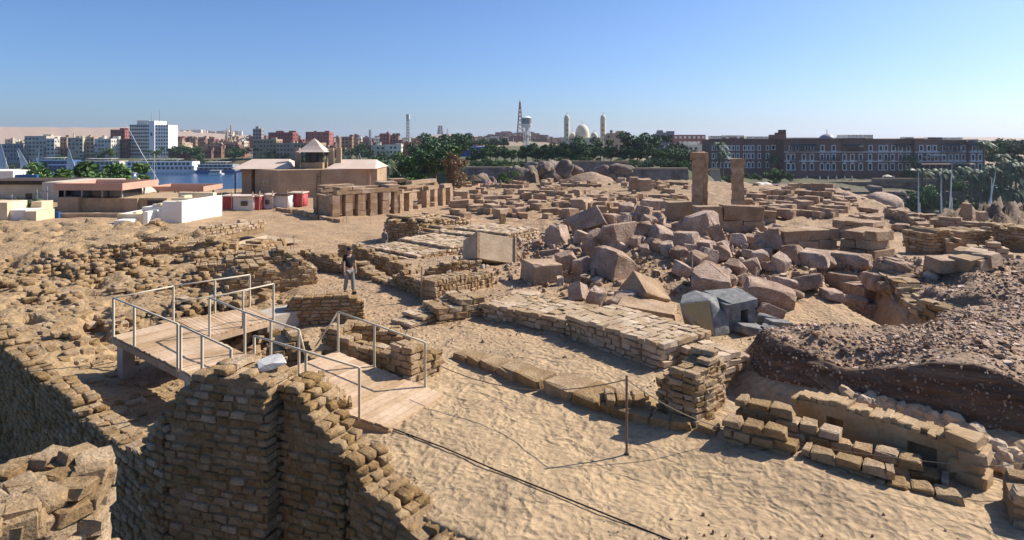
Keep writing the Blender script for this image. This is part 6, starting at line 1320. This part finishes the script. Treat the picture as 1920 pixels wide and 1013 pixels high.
# ---------------------------------------------------------------- people
def skin(name, verts, edges, rad, mk, parent, sub=2):
    me = bpy.data.meshes.new(name); me.from_pydata(verts, edges, []); me.materials.append(M[mk])
    o = put(name, me, parent); sm = o.modifiers.new('skin', 'SKIN'); sm.use_smooth_shade = True
    lay = me.skin_vertices[0].data if me.skin_vertices else None
    if lay is None:
        bm = bmesh.new(); bm.from_mesh(me); bm.verts.layers.skin.verify(); bm.to_mesh(me); bm.free(); lay = me.skin_vertices[0].data
    for i, r in enumerate(rad): lay[i].radius = r if isinstance(r, tuple) else (r, r); lay[i].use_root = (i == 0)
    ss = o.modifiers.new('sub', 'SUBSURF'); ss.levels = sub; ss.render_levels = sub
    return o
def person(loc, rz, label, top='clothblack', bottom='clothgrey', h=1.75, stride=.13, robe=False, headturn=0., group=None, far=False):
    """h metres tall; faces -y before the turn"""
    T = thing('person', label, 'person', loc, rz, group); T.scale = (h/1.75,)*3; s = stride
    # body: head, neck, torso core, arms, hands, legs in one surface
    ht = Vector((.02*headturn, -.03, 0))
    V = [(0, 0, .98), (0, 0, 1.18), (0, .0, 1.38), (0, .01, 1.47), (0, 0, 1.54), tuple(Vector((0, -.02, 1.63))+ht), tuple(Vector((0, -.015, 1.71))+ht)]
    E = [(0, 1), (1, 2), (2, 3), (3, 4), (4, 5), (5, 6)]; Rd = [(.14, .10), (.13, .09), (.15, .09), (.075, .07), (.055, .06), (.078, .095), (.06, .075)]
    for sx in (-1, 1):
        k = len(V); V += [(sx*.19, .01, 1.42), (sx*.25, .04*sx, 1.14), (sx*.26, -.06+.03*sx, .90), (sx*.262, -.08+.03*sx, .80)]; E += [(2, k), (k, k+1), (k+1, k+2), (k+2, k+3)]; Rd += [.06, .046, .032, (.02, .035)]
        for f, (dx, l) in enumerate(((-.022, .075), (-.008, .085), (.008, .082), (.022, .065))):
            j = len(V); V += [(sx*.262, -.08+.03*sx+dx, .755), (sx*.255, -.09+.03*sx+dx, .80-l)]; E += [(k+3, j), (j, j+1)]; Rd += [.0105, .009]
        j = len(V); V += [(sx*.235, -.11+.03*sx, .775), (sx*.22, -.12+.03*sx, .735)]; E += [(k+3, j), (j, j+1)]; Rd += [.012, .01]
        k = len(V); y = s*sx; V += [(sx*.10, 0, .88), (sx*.105, -.02-y*.5, .48), (sx*.105, .02-y, .09), (sx*.11, -.13-y, .04)]; E += [(0, k), (k, k+1), (k+1, k+2), (k+2, k+3)]; Rd += [.085, .058, .04, .035]
    b = skin('body', V, E, Rd, 'skin', T, 1 if far else 2)
    if robe:
        MB().lathe([(.30, .08), (.27, .5), (.22, .95), (.23, 1.25), (.21, 1.42), (.09, 1.5)], n=16).put('robe', M[top], T, True)
        for sx in (-1, 1): skin('sleeve', [(sx*.17, .01, 1.42), (sx*.25, .04*sx, 1.14), (sx*.27, -.05, .92)], [(0, 1), (1, 2)], [.085, .08, .075], top, T, 1)
    else:
        skin('shirt', [(0, 0, .93), (0, -.005, 1.15), (0, 0, 1.36), (0, .01, 1.455), (-.19, .01, 1.42), (.19, .01, 1.42), (-.235, .0, 1.22), (.235, .04, 1.22)], [(0, 1), (1, 2), (2, 3), (2, 4), (2, 5), (4, 6), (5, 7)], [(.175, .125), (.165, .12), (.18, .115), (.075, .075), .082, .082, .072, .072], top, T)
        V = [(0, 0, .93)]; E = []; Rd = [(.16, .115)]
        for sx in (-1, 1): k = len(V); y = s*sx; V += [(sx*.10, 0, .84), (sx*.108, -.02-y*.5, .48), (sx*.108, .02-y, .10)]; E += [(0, k), (k, k+1), (k+1, k+2)]; Rd += [.105, .082, .075]
        skin('trousers', V, E, Rd, bottom, T)
    for sx in (-1, 1):
        y = s*sx; put('shoe', rough_box('shoe', 5, M['hair'], .25, .02), T, (sx*.11, -.07-y, .045), None, (.10, .27, .09))
    hd = bpy.data.meshes.new('hair'); bm = bmesh.new(); bmesh.ops.create_uvsphere(bm, u_segments=14, v_segments=10, radius=1)
    bmesh.ops.delete(bm, geom=[v for v in bm.verts if v.co.z < -.15 and v.co.y < .25], context='VERTS'); bm.to_mesh(hd); bm.free(); hd.materials.append(M['hair'])
    put('hair', hd, T, (ht.x, ht.y+.03, 1.685), (.15, 0, 0), (.096, .113, .108))
    if not far:
        for sx in (-1, 1):
            MB().lathe([(.0, -.012), (.012, 0), (.0, .012)], n=8).put('eye', M['hair'], T, loc=(ht.x+sx*.033, ht.y-.108, 1.655)); MB().lathe([(.012, -.03), (.02, 0), (.012, .03)], n=8).put('ear', M['skin'], T, loc=(ht.x+sx*.093, ht.y+.0, 1.64))
        MB().add([(-.016, -.095, 1.61), (.016, -.095, 1.61), (0, -.145, 1.615), (0, -.1, 1.665)], [(0, 1, 2), (1, 3, 2), (3, 0, 2)]).put('nose', M['skin'], T, loc=(ht.x, ht.y, 0)); MB().box((ht.x, ht.y-.103, 1.585), (.05, .02, .012)).put('mouth', M['canopy'], T)
    return T
p = G(655, 550); person(p, .75, 'person in a black t-shirt and grey jeans walking along the brick passage', headturn=.5)
p = G(721, 468); person(p, 2.6, 'person in a long grey robe standing beside the stone terrace wall', 'clothrobe', robe=True, far=True, h=1.7)
for k, (u, mk, lab) in enumerate(((908, 'clothblue', 'visitor in a blue top near the thatched kiosk'), (916, 'clothpink', 'visitor in a pink top near the thatched kiosk'), (930, 'white', 'visitor in a white top walking past the boulders'), (938, 'clothgrey', 'visitor in grey walking past the boulders'))):
    p = PY(u, 358, 118); person((p.x, p.y, gz(p.x, p.y)), k, lab, mk, far=True)
# ---------------------------------------------------------------- air between here and the desert
def haze():
    m = bpy.data.materials.new('haze_air'); m.use_nodes = True; t = m.node_tree; t.nodes.clear()
    v = t.nodes.new('ShaderNodeVolumePrincipled'); v.inputs['Color'].default_value = (.80, .88, 1, 1); v.inputs['Density'].default_value = 1e-4; v.inputs['Anisotropy'].default_value = .3
    o = t.nodes.new('ShaderNodeOutputMaterial'); t.links.new(v.outputs[0], o.inputs['Volume'])
    MB().b(-10600, 10600, -320, 9800, -26, 140).put('haze', m, kind='stuff')
haze()
